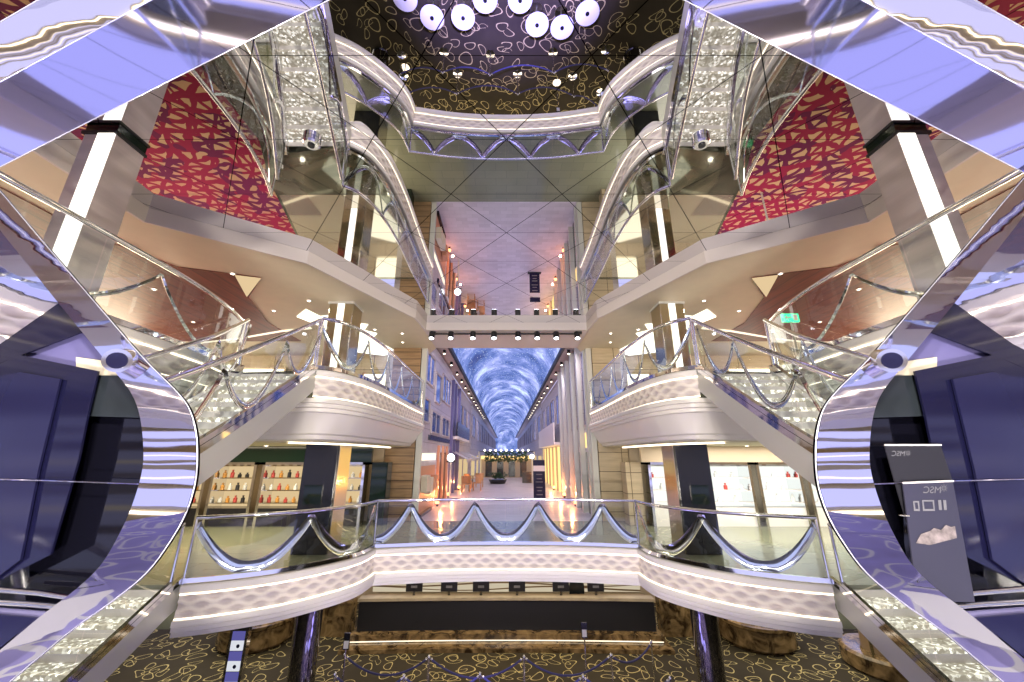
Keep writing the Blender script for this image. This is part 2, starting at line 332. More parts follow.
def text_mesh(body, size, place, name, mat, parent):
    cu = bpy.data.curves.new('lettering', 'FONT'); cu.body = body; cu.size = size; cu.align_x = 'CENTER'
    o = bpy.data.objects.new('lettering', cu); C.objects.link(o); dg = bpy.context.evaluated_depsgraph_get()
    me = o.evaluated_get(dg).to_mesh(); vs = [tuple(v.co) for v in me.vertices]; fs = [tuple(p.vertices) for p in me.polygons]
    o.to_mesh_clear(); bpy.data.objects.remove(o)
    mb = MB(); mb.add([place(x, y) for x, y, z in vs], fs); return mb.build(name, mat, parent)
SIDE = {-1: 'left', 1: 'right'}
def order(P, s): return list(P) if s == -1 else [(-p[0],)+tuple(p[1:]) for p in P][::-1]   # left path, or its mirror image for the right
def fx(P, s): return [(-s*p[0],)+tuple(p[1:]) for p in P]
def pick(s, l, r): return l if s == -1 else r
# ------------------------------------------------------------------ the setting (left-side coordinates, mirrored for the right)
wingA = spline([(-3.02, 9.6), (-3.1, 8.95), (-3.4, 8.4), (-4.05, 7.72), (-4.8, 7.3), (-5.32, 7.12)], 8)[::-1]      # end at the stair -> cusp
cenA = spline([(-3.02, 9.6), (-1.6, 9.84), (0, 9.92), (1.6, 9.84), (3.02, 9.6)], 8)
lobeB = spline([(-3.5, 6.8), (-3.2, 7.1), (-3.0, 7.8), (-2.93, 9.), (-2.95, 10.2), (-2.98, 12), (-2.97, 13.38)], 8)
sideB = spline([(-4.72, -2.5), (-4.72, 1.), (-4.70, 4.), (-4.75, 5.4), (-4.95, 6.4), (-5.2, 7.1)], 8)
voidC = [(-6.1, -3.), (-6.1, 5.5), (-4.1, 6.95), (-2.65, 10.2), (-2.58, 11.3)]
R_ = lambda P: [(-x, y) for x, y in P][::-1]

struct(MB().slab([(-14, -3), (14, -3), (14, 18), (-14, 18)], -.2, 0).build('floor', MT['carpet']))
# middle deck: main slab with the lobed front edge, side galleries, near deck
inner = lambda P: P
mainA = wingA+cenA[1:]+R_(wingA)[1:]
struct(MB().slab(mainA+[(5.45, 7.12), (13, 7.12), (13, 13.4), (-13, 13.4), (-13, 7.12)], A-.62, A).build('floor_middle', MT['stone']))
for s in (-1, 1):
    struct(MB().slab(fx([(-13, -3), (-7.25, -3), (-7.25, 7.12), (-13, 7.12)], s), A-.4, A).build('floor_middle_%s' % SIDE[s], MT['stone']))
struct(MB().slab([(-5.4, -3), (5.4, -3), (5.4, 2.3), (-5.4, 2.3)], A-.4, A).build('floor_near', MT['lilac_carpet']))
struct(MB().slab([(-3.4, 13.4), (3.4, 13.4), (3.4, 60), (-3.4, 60)], A-.3, A).build('floor_promenade', MT['gallery_floor']))
# upper deck
for s in (-1, 1):
    P = sideB[8:]+[(-5.1, 7.0), (-3.6, 6.8)]+lobeB[1:]
    main = [(-4.72, -2.5)]+P+[(-2.99, 13.39), (-13, 13.39), (-13, -2.5)]
    struct(MB().slab(fx(main, s), B-.5, B).build('floor_upper_%s' % SIDE[s], MT['darkstone']))
    struct(MB().slab(fx([(-5.35, -2.4), (-5.35, 6.6), (-5.9, 7.9), (-6.6, 10.6), (-6.4, 11.5), (-7.5, 12.), (-12.9, 12.), (-12.9, -2.4)], s), B, B+.012).build('floor_carpet_%s' % SIDE[s], MT['red']))
    struct(MB().slab(fx([(-3.35, 8.4), (-3.2, 9.), (-3.2, 10.2), (-3.22, 12), (-3.22, 13.2), (-6.2, 13.2), (-6.55, 10.7), (-5.95, 8.4)], s), B, B+.008).build('floor_lobe_%s' % SIDE[s], MT['polish']))
    # ceiling over the middle deck, with a swept lower body under the lobe
    struct(MB().slab(fx([(-5.1, 7.8), (-4.3, 7.65), (-3.75, 7.8), (-3.38, 8.3), (-3.31, 9.2), (-3.33, 10.2), (-3.36, 12), (-3.36, 13.3), (-13, 13.3), (-13, 7.8)], s), SA, B-.5).build('ceiling_middle_%s' % SIDE[s], MT['cream']))
    # soffit around the void with the dark red wood pocket
    struct(MB().slab(fx(voidC+[(-2.58, 13.4), (-3.1, 14.5), (-13, 14.5), (-13, -3)], s), S, M).build('ceiling_soffit_%s' % SIDE[s], MT['cream']))
    struct(MB().slab(fx([(-6.85, 7.1), (-5.4, 7.6), (-6.4, 8.7), (-7.05, 10.6), (-7.05, 12.5), (-12.9, 12.5), (-12.9, -2), (-7.4, -2), (-7.4, 5.9)], s), S-.012, S).build('ceiling_wood_%s' % SIDE[s], MT['redwood']))
    struct(MB().slab(fx([(-6.42, 8.66), (-5.42, 7.62), (-5.9, 7.47)], s), S-.02, S-.012).build('trim_cove_%s' % SIDE[s], MT['wedge']))
    m = MB(); P2 = [(-6.0, 11.0), (-7.1, 11.3), (-9, 12.1), (-12, 13.)]
    m.slab(fx(P2+[(x-.03, y+.14) for x, y in P2[::-1]], s), S-.02, S-.012)
    struct(m.build('trim_soffit_light_%s' % SIDE[s], MT['strip_soft']))
    # fascia of the void edge
    fa = MB(); N = normals(order(voidC, s)); sweep(fa, order(voidC, s), [(.02, -.03), (.06, -.03), (.06, M-S-.002), (.02, M-S-.002)], S)
    struct(fa.build('trim_fascia_%s' % SIDE[s], MT['creamcool']))
struct(MB().slab([(-2.6, 11.3), (2.6, 11.3), (2.6, 13.4), (-2.6, 13.4)], S, M).build('ceiling_beam', MT['creamcool']))
struct(MB().add([(x, y, M) for x, y in voidC+R_(voidC)], [tuple(range(10))]).build('ceiling', MT['mirror']))
# walls
for s in (-1, 1):
    n = SIDE[s]
    struct(MB().box((-s*-13.1, 5.7, 4.7), (.2, 17.6, 9.6)).build('wall_%s' % n, MT['warmwall']))
    struct(MB().box((-s*-3.62, 13.5, (A+S)/2), (1.0, .2, S-A)).build('wall_portal_%s' % n, MT[pick(s, 'woodwall', 'beige')]))
    struct(MB().box((-s*-8.3, 14.6, (B+S)/2), (10.2, .2, S-B)).build('wall_upper_%s' % n, MT['beige']))
    struct(MB().box((-s*-8.6, 13.5, (A+SA)/2), (8.9, .2, SA-A)).build('wall_shop_%s' % n, MT['warmwall']))
struct(MB().box((0, 17.2, 1.5), (26, .2, 3.)).build('wall_reception', MT['warmwall']))

# ------------------------------------------------------------------ balcony fronts
def scooped(P, z0, z1, lam, o0, o1, amp=.035, rows=18):
    Q, L = resample(P, .045); N = normals(Q); R = []; at = []
    n = max(1, round(L/lam)); lam = L/n
    mb = MB()
    for i, (p, nn) in enumerate(zip(Q, N)):
        s = L*i/(len(Q)-1); r = []
        for j in range(rows+1):
            t = j/rows; k = 3.*t
            # lens chains between crossing waves
            best = 0.
            for b in range(3):
                sg = 1 if b % 2 else -1; w = .40*cos(2*pi*s/lam)*sg
                c, h = b+.5, .10+.44*(.5+.5*cos(2*pi*s/lam)*sg)
                d = abs(k-c)/h
                if d < 1: best = max(best, (1-d*d)*h/.48)
            o = o0+(o1-o0)*t-amp*best
            r.append((p[0]+nn[0]*o, p[1]+nn[1]*o, z0+(z1-z0)*t)); at.append(min(1., best*1.3))
        R.append(r)
    mb.grid(R); mb.at = at; return mb
def balcony(P, z, label, deep, skirt, body=None):
    x = sum(p[0] for p in P)/len(P); y = sum(p[1] for p in P)/len(P)
    t = thing('balcony_front', label, 'balcony', (x, y, z))
    sweep(MB(), P, [(-.12, .012), (.06, .012), (.085, -.01), (.085, -.09), (.055, -.11), (-.12, -.11)], z).build('top_lip', MT['white'], t, 40)
    sweep(MB(), P, [(.058, -.112), (.058, -.135)], z).build('light_strip', MT['strip'], t)
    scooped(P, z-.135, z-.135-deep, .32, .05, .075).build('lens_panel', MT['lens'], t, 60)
    b = -.135-deep
    sweep(MB(), P, [(.08, b), (.08, b-.02)], z).build('light_strip', MT['strip'], t)
    sweep(MB(), body or P, [(.02, b-.02), (.13, b-.02), (.14, b-.04), (.14, b-.10), (.10, b-.115), (.11, b-.125), (.11, b-.18), (.06, b-.195), (.07, b-.205), (.07, b-.26), (.02, b-.275)]+skirt, z).build('stepped_base', MT['white'], t, 30)
    return t
skA = [(-.1, -.75), (-.3, -.77)]
skB = [(-.02, -.80), (-.20, -1.10), (-.26, -1.13), (-.30, -1.20), (-.36, -1.22)]
balcony(cenA, A, 'long white balcony front over the reception desk with a row of lens-shaped scoops', .32, skA)
for s in (-1, 1):
    balcony(order(wingA, s), A, 'curved white balcony front ending at the stair down to the carpet, %s of the centre' % SIDE[s], .32, skA)
    balcony(order(lobeB, s), B, 'upper white balcony lobe with glowing lens band, %s of the promenade opening' % SIDE[s], .34, skB, order(spline([(-5.1, 7.3), (-4.3, 7.12), (-3.55, 6.95), (-3.2, 7.2), (-3.0, 7.8)], 8)[:-1]+lobeB[16:], s))
    balcony(order(sideB, s), B, 'upper balcony front running toward the camera beside the %s mirror ribbon' % SIDE[s], .30, [(-.05, -.74), (-.3, -.76)])
    # cove light under the lobe
    P = order([(-4.45, 7.9), (-4.05, 8.6), (-3.85, 10.), (-3.9, 12.), (-4.0, 13.2)], s)
    tag(sweep(MB(), spline(P, 6), [(.0, 0), (.12, 0), (.12, -.03), (.0, -.03)], SA-.005).build('cove_light', MT['strip'], None),
        'warm glowing cove line under the %s upper lobe' % SIDE[s], 'light')

# ------------------------------------------------------------------ railings
def railing(P, label, h=1.0, lam=1.5, ph=0., panel=1.5, name='glass_railing', off=.0, wave=True, wwid=.11, post=True, parent=None):
    """P: 3-D base line; glass stands on it, a chrome tube runs on top, a mirror ribbon waves behind the glass"""
    Q, L = resample(P, .06); x, y, z = Q[len(Q)//2]
    t = parent or thing(name, label, 'railing', (x, y, min(q[2] for q in Q)))
    N = normals(Q)
    MB().tube([(q[0], q[1], q[2]+h) for q in Q], .034, 10).build('handrail', MT['chrome'], t, 60)
    MB().grid([[(q[0]+n[0]*o, q[1]+n[1]*o, q[2]+dz) for o, dz in ((-.03, .015), (-.03, .085), (.03, .085), (.03, .015))] for q, n in zip(Q, N)]).build('base_rail', MT['chrome'], t, 30)
    k = max(1, round(L/panel)); m = len(Q)-1
    for i in range(k):
        a, b = int(m*i/k), int(m*(i+1)/k)
        seg = [Q[j] for j in range(a, b+1)]
        if len(seg) < 2: continue
        d = [seg[1][q]-seg[0][q] for q in range(3)]; e = [seg[-1][q]-seg[-2][q] for q in range(3)]
        seg[0] = tuple(seg[0][q]+.12*d[q] for q in range(3)); seg[-1] = tuple(seg[-1][q]-.12*e[q] for q in range(3))
        MB().grid([[(q[0], q[1], q[2]+.08), (q[0], q[1], q[2]+h-.05)] for q in seg]).build('glass_panel', MT['glass'], t)
    if wave:
        n = max(1, round(L/lam)); R = []
        fine, _ = resample(P, .03); Nf = normals(fine); pts = []
        for i, (q, nn) in enumerate(zip(fine, Nf)):
            u = L*i/(len(fine)-1)/(L/n)+ph
            hh = h-.09-(h-.24)*abs(sin(pi*u))**.85
            pts.append((L*i/(len(fine)-1), hh))
        for i, (q, nn) in enumerate(zip(fine, Nf)):
            a, b = pts[max(i-1, 0)], pts[min(i+1, len(pts)-1)]; tx, tz = b[0]-a[0], b[1]-a[1]; l = sqrt(tx*tx+tz*tz) or 1
            # band lies turned: wide at the trough, seen edge-on at the crest
            w = wwid*(.5+.5*(1-pts[i][1]/h)); gx, gy = fine[min(i+1, len(fine)-1)], fine[max(i-1, 0)]
            dx, dy = gx[0]-gy[0], gx[1]-gy[1]; dl = sqrt(dx*dx+dy*dy) or 1; dx /= dl; dy /= dl
            r = []
            for o, bx in ((-w, -.05), (0, -.075), (w, -.05)):
                sx = -tz/l*o; sz = tx/l*o
                r.append((q[0]+dx*sx+nn[0]*bx, q[1]+dy*sx+nn[1]*bx, q[2]+max(.09, min(h-.02, pts[i][1]+sz))))
            R.append(r)
        MB().grid(R).build('wave_ribbon', MT['chrome'], t, 70)
    if post:
        for j in (0, m):
            q = Q[j]; MB().cyl((q[0], q[1], q[2]), .024, h, 8).build('end_post', MT['chrome'], t, 60)
    return t
lift = lambda P, z: [(x, y, z) for x, y in P]
railing(lift(cenA, A+.012), 'long glass railing with mirror wave ribbon in front of the promenade', lam=1.5, ph=.5)
for s in (-1, 1):
    n = SIDE[s]
    railing(lift(order(wingA, s), A+.012), 'curved glass railing with mirror wave ribbon, lower %s balcony wing' % n, lam=1.6)
    railing(lift(order(lobeB, s), B+.012), 'curved glass railing around the upper %s balcony lobe' % n, lam=1.4, wwid=.06)
    railing(lift(order(sideB, s), B+.012), 'long glass railing of the upper side balcony at the %s edge' % n, lam=2.6, wwid=.035)

# ------------------------------------------------------------------ staircases
def lerp_path(P, y):
    for a, b in zip(P, P[1:]):
        if (a[1]-y)*(b[1]-y) <= 0: return a[0]+(b[0]-a[0])*((y-a[1])/((b[1]-a[1]) or 1))
    return P[-1][0] if abs(y-P[-1][1]) < abs(y-P[0][1]) else P[0][0]
def stairs(s, inn, out, y0, ztop, run, n, label):
    rise = (ztop-(A if ztop > A+1 else 0))/n
    t = thing('staircase', label, 'staircase', (-s*inn[-1][0], inn[-1][1], ztop-rise*n))
    for k in range(1, n):
        ya, yb = y0-run*(k-1), y0-run*k-.02; z = ztop-rise*k
        P = [(lerp_path(inn, ya)-.03, ya), (lerp_path(inn, yb)-.03, yb), (lerp_path(out, yb)+.03, yb), (lerp_path(out, ya)+.03, ya)]
        m = MB().slab(fx(P, s), z-.06, z)
        e = m.build('step', MT['spark'], t)
        Rr = [(P[0][0], ya), (P[3][0], ya), (P[3][0], ya-.02), (P[0][0], ya-.02)]
        MB().slab(fx(Rr, s), z, z+rise-.06).build('riser', MT['white'], e)
    sl = rise/run
    for nm, Pth in (('inner', inn), ('outer', out)):
        ys = [y0+.05-(y0+.05-Pth[-1][1])*i/30 for i in range(31)]
        rows = []; rows2 = []
        for y in ys:
            x = lerp_path(Pth, y); z = min(ztop, ztop-sl*(y0-y))
            dx = .03
            rows.append([(-s*(x-dx), y, z+.10), (-s*(x+dx), y, z+.10), (-s*(x+dx), y, z-.34), (-s*(x-dx), y, z-.34)])
            rows2.append([(-s*(x-.035), y, z+.03), (-s*(x-.035), y, z+.12), (-s*(x+.035), y, z+.12), (-s*(x+.035), y, z+.03)])
        MB().grid(rows, True).build('stringer', MT['greypaint'], t, 40)
        MB().grid(rows2).build('stringer_cap', MT['chrome'], t, 40)
        base = [(-s*lerp_path(Pth, y), y, min(ztop, ztop-sl*(y0-y))+.11) for y in ys[1:]]
        if s == 1 and nm == 'inner' or s == -1 and nm == 'outer': base = base[::-1] if False else base
        railing(base, None, h=.92, lam=1.5, panel=1.3, wave=ztop > A+1, wwid=.055, parent=t)
    return t
innB = spline([(-3.5, 6.85), (-3.36, 5.5), (-3.28, 4.3), (-3.33, 2.5), (-3.5, .6)], 6)
outB = spline([(-4.92, 6.9), (-4.42, 5.5), (-4.27, 4.3), (-4.33, 2.5), (-4.5, .6)], 6)
innA = [(-5.38, 7.12), (-5.48, 4.), (-5.58, .8)]; outA = [(-7.1, 7.15), (-7.0, 4.), (-7.0, .8)]
for s in (-1, 1):
    n = SIDE[s]
    stairs(s, innB, outB, 6.85, B, .298, 21, 'sparkling crystal-tread staircase rising to the upper %s balcony lobe' % n)
    stairs(s, innA, outA, 7.1, A, .30, 21, 'crystal-tread staircase going down to the carpet at the lower %s' % n)
# ------------------------------------------------------------------ columns
def ubox(m, x0, x1, y0, y1, z0, z1): return m.box(((x0+x1)/2, (y0+y1)/2, (z0+z1)/2), (abs(x1-x0), abs(y1-y0), abs(z1-z0)))
for s in (-1, 1):
    n = SIDE[s]; q = -s
    t = thing('column', 'brushed metal column with a bright vertical light strip, nearest the camera at the upper %s' % n, 'column', (q*-5.15, 4.0, B))
    ubox(MB(), q*-5.36, q*-4.96, 3.86, 4.24, B, M-.10).build('shaft', MT['metalwood'], t)
    ubox(MB(), q*-5.17, q*-4.965, 3.835, 3.859, B, M-.1).build('light_strip', MT['led'], t)
    ubox(MB(), q*-5.38, q*-4.94, 3.83, 4.26, M-.1, M-.06).build('dark_collar', MT['black'], t)
    ubox(MB(), q*-5.36, q*-4.95, 3.85, 4.24, M-.06, M-.003).build('glass_collar', MT['greenglass'], t)
    t = thing('column', 'metal column with a lit strip standing on the upper %s lobe' % n, 'column', (q*-4.2, 9.3, B))
    ubox(MB(), q*-4.52, q*-3.90, 9.0, 9.6, B, S).build('shaft', MT['bronze'], t, bevel=.02)
    ubox(MB(), q*-4.29, q*-4.13, 8.975, 8.998, B, S).build('light_strip', MT['led'], t)
    ubox(MB(), q*-4.54, q*-3.88, 8.97, 9.62, S-.06, S-.002).build('collar', MT['greypaint'], t)
    t = thing('column', 'dark lacquered column on the middle deck behind the %s balcony wing' % n, 'column', (q*-4.35, 9.4, A))
    ubox(MB(), q*-4.62, q*-3.86, 9.05, 9.8, A, SA).build('shaft', MT['dark'], t, bevel=.015)
    ubox(MB(), q*-3.857, q*-3.835, 9.1, 9.75, A, SA-.05).build('bronze_face', MT['bronze'], t)
    ubox(MB(), q*-4.5, q*-4.1, 9.02, 9.048, A+1.0, A+1.4).build('glass_plate', MT['greenglass'], t)
    t = thing('column', 'round chrome column carrying the middle deck, on the %s of the carpet' % n, 'column', (q*-4.42, 9.9, 0))
    MB().cyl((q*-4.42, 9.9, .0), .28, A-.63, 28).build('shaft', pbr('dark_chrome', (.30, .30, .36), .05, 1.) if s < 0 else bpy.data.materials['dark_chrome'], t, 60)
    MB().cyl((q*-4.42, 9.9, A-.75), .30, .11, 28).build('collar', MT['white'], t, 60)
    MB().cyl((q*-4.42, 9.9, .0), .31, .06, 28).build('foot_ring', MT['chrome'], t, 60)

# ------------------------------------------------------------------ spotlights on the beam, ceiling fixtures
t = thing('light_track', 'dark track bar under the beam across the promenade opening', 'track', (0, 11.46, S))
MB().box((0, 11.54, S-.05), (4.7, .05, .05)).build('bar', MT['black'], t)
for x in (-2.32, 2.32): MB().box((x, 11.46, S-.045), (.14, .1, .07)).build('end_clamp', MT['black'], t)
ORD8 = ['leftmost', 'second from left', 'third from left', 'fourth from left', 'fourth from right', 'third from right', 'second from right', 'rightmost']
sp0 = None
for i, u in enumerate((432, 451, 473, 494, 518, 537, 556, 577)):
    x = atd(u, 334, 11.46)[0]; lab = '%s of eight black spotlights hanging from the beam track' % ORD8[i]
    if sp0 is None:
        sp0 = thing('spotlight', lab, 'spotlight', (x, 11.46, S-.08), 'beam spotlights')
        MB().box((x, 11.52, S-.095), (.03, .03, .06)).build('bracket', MT['black'], sp0)
        MB().tube([(x, 11.47, S-.03), (x, 11.42, S-.23)], .09, 16).build('housing', MT['black'], sp0, 50)
        MB().tube([(x, 11.421, S-.226), (x, 11.417, S-.24)], .072, 16).build('lens', MT['spot'], sp0, 50)
    else: dup(sp0, (x, 11.46, S-.08), lab)
for s in (-1, 1):
    n = SIDE[s]; q = -s
    px = [(297, 316), (306, 309), (320, 316), (331, 315), (342, 324), (356, 323), (368, 324), (364, 330), (377, 333), (372, 338), (396, 351), (384, 355), (352, 351), (330, 338), (322, 326)]
    P = [atz(u, v, S)[:2] for u, v in px]
    tag(MB().slab(fx(P, s), S-.03, S-.002).build('ceiling_light', MT['star']), 'jagged white lit ceiling panel above the upper %s lobe' % n, 'light')
    x, y = -2.58, 4.05
    t = thing('ceiling_puck', 'round chrome fitting on the mirror ceiling at the %s' % n, 'light fitting', (q*x, y, M-.08))
    MB().lathe((q*x, y, M-.085), [(.09, 0), (.11, .02), (.11, .083)], 24).build('housing', MT['chrome'], t, 40)
    MB().cyl((q*x, y, M-.10), .045, .016, 16).build('lens', MT['dark'], t, 40)
    # downlights in the soffit
    dl = [(-5.0, 8.9), (-5.9, 7.4), (-4.1, 11.2), (-3.6, 12.6), (-5.4, 10.0), (-4.9, 12.8), (-6.3, 9.6), (-7.0, 6.3), (-3.35, 11.6), (-8.3, 8.2), (-9.2, 10.5)]
    d0 = None
    for x, y in dl:
        if d0 is None:
            d0 = thing('downlight', 'small recessed downlight in the soffit over the upper %s deck' % n, 'downlight', (q*x, y, S-.02), 'soffit downlights %s' % n)
            MB().lathe((q*x, y, S-.022), [(.035, 0), (.06, .0), (.06, .02), (.035, .02)], 16).build('ring', MT['white'], d0)
            MB().cyl((q*x, y, S-.027), .032, .007, 12).build('lens', MT['dot'], d0)
        else: dup(d0, (q*x, y, S-.02))
    d0 = None
    for x, y in [(-4.6, 10.9), (-5.6, 11.6), (-6.6, 10.8), (-7.6, 11.5), (-8.6, 10.6), (-4.5, 12.4), (-6.2, 9.2)]:
        if d0 is None:
            d0 = thing('downlight', 'small recessed downlight in the low ceiling before the %s shops' % n, 'downlight', (q*x, y, SA-.02), 'shop downlights %s' % n)
            MB().lathe((q*x, y, SA-.022), [(.035, 0), (.06, .0), (.06, .02), (.035, .02)], 16).build('ring', MT['white'], d0)
            MB().cyl((q*x, y, SA-.027), .032, .007, 12).build('lens', MT['dot'], d0)
        else: dup(d0, (q*x, y, SA-.02))

# ------------------------------------------------------------------ mirror sculpture around the view
def mir(px, s): return [(u if s == -1 else 1013-u, v) for u, v in px]
RO = [(-40, 145), (0, 192), (50, 251), (109, 320), (144, 360), (172, 388), (187, 407), (194, 428), (196, 451), (194, 482), (185, 512), (169, 541), (144, 574), (107, 604), (68, 632), (8, 682), (-50, 730)]
RI = [(-60, 150), (0, 230), (29, 266), (60, 305), (96, 349), (116, 373), (131, 393), (139, 413), (143, 442), (142, 471), (131, 508), (115, 542), (99, 567), (76, 589), (41, 616), (0, 650), (-60, 698)]
def rd(v): return 1.85+.26*((v-450)/250)**2
for s in (-1, 1):
    n = SIDE[s]
    a = spline(mir(RO, s), 6); b = spline(mir(RI, s), 6)
    pa = [atd(u, v, rd(v)) for u, v in a]; pb = [atd(u, v, rd(v)) for u, v in b]
    t = thing('mirror_ribbon', 'polished mirror ribbon bulging toward the view on the %s side' % n, 'sculpture', atd(pick(s, 165, 848), 450, 1.9))
    rows = [[tuple(p[k]+(r[k]-p[k])*j/4 for k in range(3)) for j in range(5)] for p, r in zip(pa, pb)]
    m = MB(); m.grid(rows); m.grid([[(x, y+.025, z) for x, y, z in r] for r in rows])
    m.build('ribbon_band', MT['ribbon'], t, 60)
    for pts in (pa, pb): MB().tube([(x, y+.008, z) for x, y, z in pts], .003, 6).build('edge_trim', MT['edge'], t, 60)
    u, v = pick(s, 125, 884), 360; c = atd(u, v, rd(v)); dirn = [-(c[0])*.25, -.9, -.25]
    g = MB(); ax = [(c[0]+dirn[0]*k, c[1]+dirn[1]*k, c[2]+dirn[2]*k) for k in (-.01, .085)]
    pk = g.tube(ax, .058, 24).build('puck', MT['chrome'], t, 40)
    MB().tube([ax[1], tuple(ax[1][k]+dirn[k]*.004 for k in range(3))], .04, 20).build('puck_lens', MT['navy'], pk, 40)
    # upper beam
    L1 = [(-70, 203), (0, 167), (100, 116), (200, 65.5), (325, 2), (365, -18)]; L2 = [(-70, 120), (0, 82), (100, 28), (151, 0), (185, -18), (221, -38)]; L3 = [(-70, 61), (0, 22), (38, 0), (70, -19), (100, -37), (140, -62)]
    p1 = [atd(u, v, 2.3) for u, v in spline(mir(L1, s), 5)]; p2 = [atd(u, v, 2.16) for u, v in spline(mir(L2, s), 5)]; p3 = [atd(u, v, 1.98) for u, v in spline(mir(L3, s), 5)]
    t = thing('mirror_beam', 'mirror beam with lilac reflected tint slanting up to the ceiling across the upper %s corner' % n, 'sculpture', atd(pick(s, 150, 863), 60, 2.2))
    m = MB(); m.grid([[tuple(a[k]+(b[k]-a[k])*j/4 for k in range(3)) for j in range(5)] for a, b in zip(p1, p2)]); m.build('tinted_face', MT['lilac'], t, 60)
    mid = [tuple((a+b)/2-(.05 if k == 1 else 0) for k, (a, b) in enumerate(zip(u, v))) for u, v in zip(p2, p3)]
    MB().grid([p2, mid, p3]).build('chrome_face', MT['chromewarp'], t, 70)
    MB().grid([p1, [(x*1.04, y+.09, z+.2) for x, y, z in p1], [(x*1.04, y+.30, z+.35) for x, y, z in p3], p3]).build('back_face', MT['greypaint'], t)
    for pts in (p1, p2, p3): MB().tube(pts, .004, 6).build('edge_trim', MT['edge'], t, 60)
    # reflections inside the ribbon loop, built as coloured boards, sheets and bars
    scr = thing('loop_reflection', 'dark reflection built from navy and black boards, filling the %s ribbon loop' % n, 'screen', atd(*mir([(60, 480)], s)[0], 2.25))
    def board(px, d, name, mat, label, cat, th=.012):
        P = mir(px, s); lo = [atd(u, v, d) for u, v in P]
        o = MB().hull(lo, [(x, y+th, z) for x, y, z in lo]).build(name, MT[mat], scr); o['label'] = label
    board([(-20, 360), (60, 330), (105, 350), (140, 390), (160, 425), (168, 455), (163, 490), (150, 525), (125, 560), (60, 615), (-20, 680)], 2.31, 'glass_panel', 'blackreflection', 'black part of the reflection filling the %s ribbon loop, rearmost' % n, 'panel')  # black board stands in for the dark reflection in the loop
    board([(-20, 190), (15, 220), (75, 318), (75, 335), (0, 356), (-20, 364)], 2.285, 'streaky_reflection', 'ribbon', 'streaky patch of reflection at the top of the %s ribbon loop' % n, 'panel')
    board([(20, 352), (75, 326), (120, 366), (118, 378), (70, 372), (20, 358)], 2.265, 'purple_reflection', 'purple', 'lilac patch of reflection under the slanting navy band, %s loop' % n, 'panel')
    board([(76, 357), (106, 361), (128, 380), (76, 374)], 2.25, 'cream_reflection', 'cream', 'small cream patch of reflection beside the %s ribbon puck' % n, 'panel')
    board([(88, 375), (126, 376), (150, 418), (86, 416)], 2.235, 'grey_reflection', 'screen', 'dark grey patch of reflection below the small cream one, %s loop' % n, 'panel')
    board([(-20, 354), (0, 344), (60, 302), (84, 331), (0, 363), (-20, 372)], 2.22, 'slanted_reflection', 'navy', 'slanting navy band of reflection crossing the top of the %s loop' % n, 'panel')
    board([(-20, 372), (20, 355), (98, 371), (88, 412), (78, 460), (50, 555), (-20, 590)], 2.20, 'navy_reflection', 'navy', 'large tilted navy area of reflection inside the %s ribbon loop' % n, 'panel')
    board([(20, 372), (60, 379), (38, 470), (20, 560), (-20, 590), (-20, 380)], 2.18, 'navy_reflection', 'navy2', 'smaller navy area of reflection in front of the large one, outer edge of the %s loop' % n, 'panel')
    board([(-20, 606), (57, 612), (34, 634), (-20, 644)], 2.21, 'lilac_reflection', 'lilacreflection', 'lilac patch of reflection below the reflected chrome rails, %s loop' % n, 'panel')
    board([(-20, 613), (36, 618), (-5, 652), (-20, 664)], 2.19, 'reflected_navy', 'navy2', 'navy patch of reflection at the foot of the %s loop' % n, 'panel')
    if 1: t = thing('reflected_rail', 'reflected pair of chrome bars crossing the foot of the %s ribbon loop' % n, 'rail', atd(*mir([(0, 592)], s)[0], 2.17))
    for l in ([(-20, 588), (40, 593), (74, 598)], [(-20, 601), (30, 604), (64, 607)]):
        MB().tube([atd(u, v, 2.17) for u, v in mir(l, s)], .013, 10).build('bar', MT['chrome'], t, 60)
    tag(MB().tube([atd(u, v, 2.165) for u, v in mir([(-20, 479), (60, 481), (139, 484)], s)], .003, 6).build('reflected_line', MT['lilac']), 'thin bright line of reflection across the middle of the %s loop' % n, 'rod')
# reflected roll-up banners built as solid sheets: their lettering reads backwards
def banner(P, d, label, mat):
    t = thing('reflected_banner', label, 'banner', atd(*P[-1], d)); lo = [atd(u, v, d) for u, v in P]
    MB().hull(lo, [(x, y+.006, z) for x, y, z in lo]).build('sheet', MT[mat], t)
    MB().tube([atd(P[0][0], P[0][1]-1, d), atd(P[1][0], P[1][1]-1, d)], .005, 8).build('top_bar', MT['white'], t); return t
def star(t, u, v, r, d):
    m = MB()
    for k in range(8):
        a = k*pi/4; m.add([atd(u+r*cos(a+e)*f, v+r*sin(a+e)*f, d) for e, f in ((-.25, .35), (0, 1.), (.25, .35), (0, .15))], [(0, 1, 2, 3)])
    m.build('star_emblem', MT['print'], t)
b1 = banner([(885, 446), (941, 446), (953, 482), (960, 600), (930, 600), (895, 482)], 2.172, 'reflection of a dark roll-up banner with reversed white lettering at its top, right loop', 'paper')
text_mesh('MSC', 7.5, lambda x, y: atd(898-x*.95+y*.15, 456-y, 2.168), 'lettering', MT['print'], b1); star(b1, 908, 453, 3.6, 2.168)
b2 = banner([(903, 484), (953, 482), (975, 602), (918, 602)], 2.150, 'reflection of a blue-grey roll-up banner with a cruise ship picture, in front of the dark banner', 'banner2')
text_mesh('MSC', 9.5, lambda x, y: atd(932-x+y*.1, 493-y, 2.146), 'lettering', MT['print'], b2); star(b2, 944, 488, 4.5, 2.146)
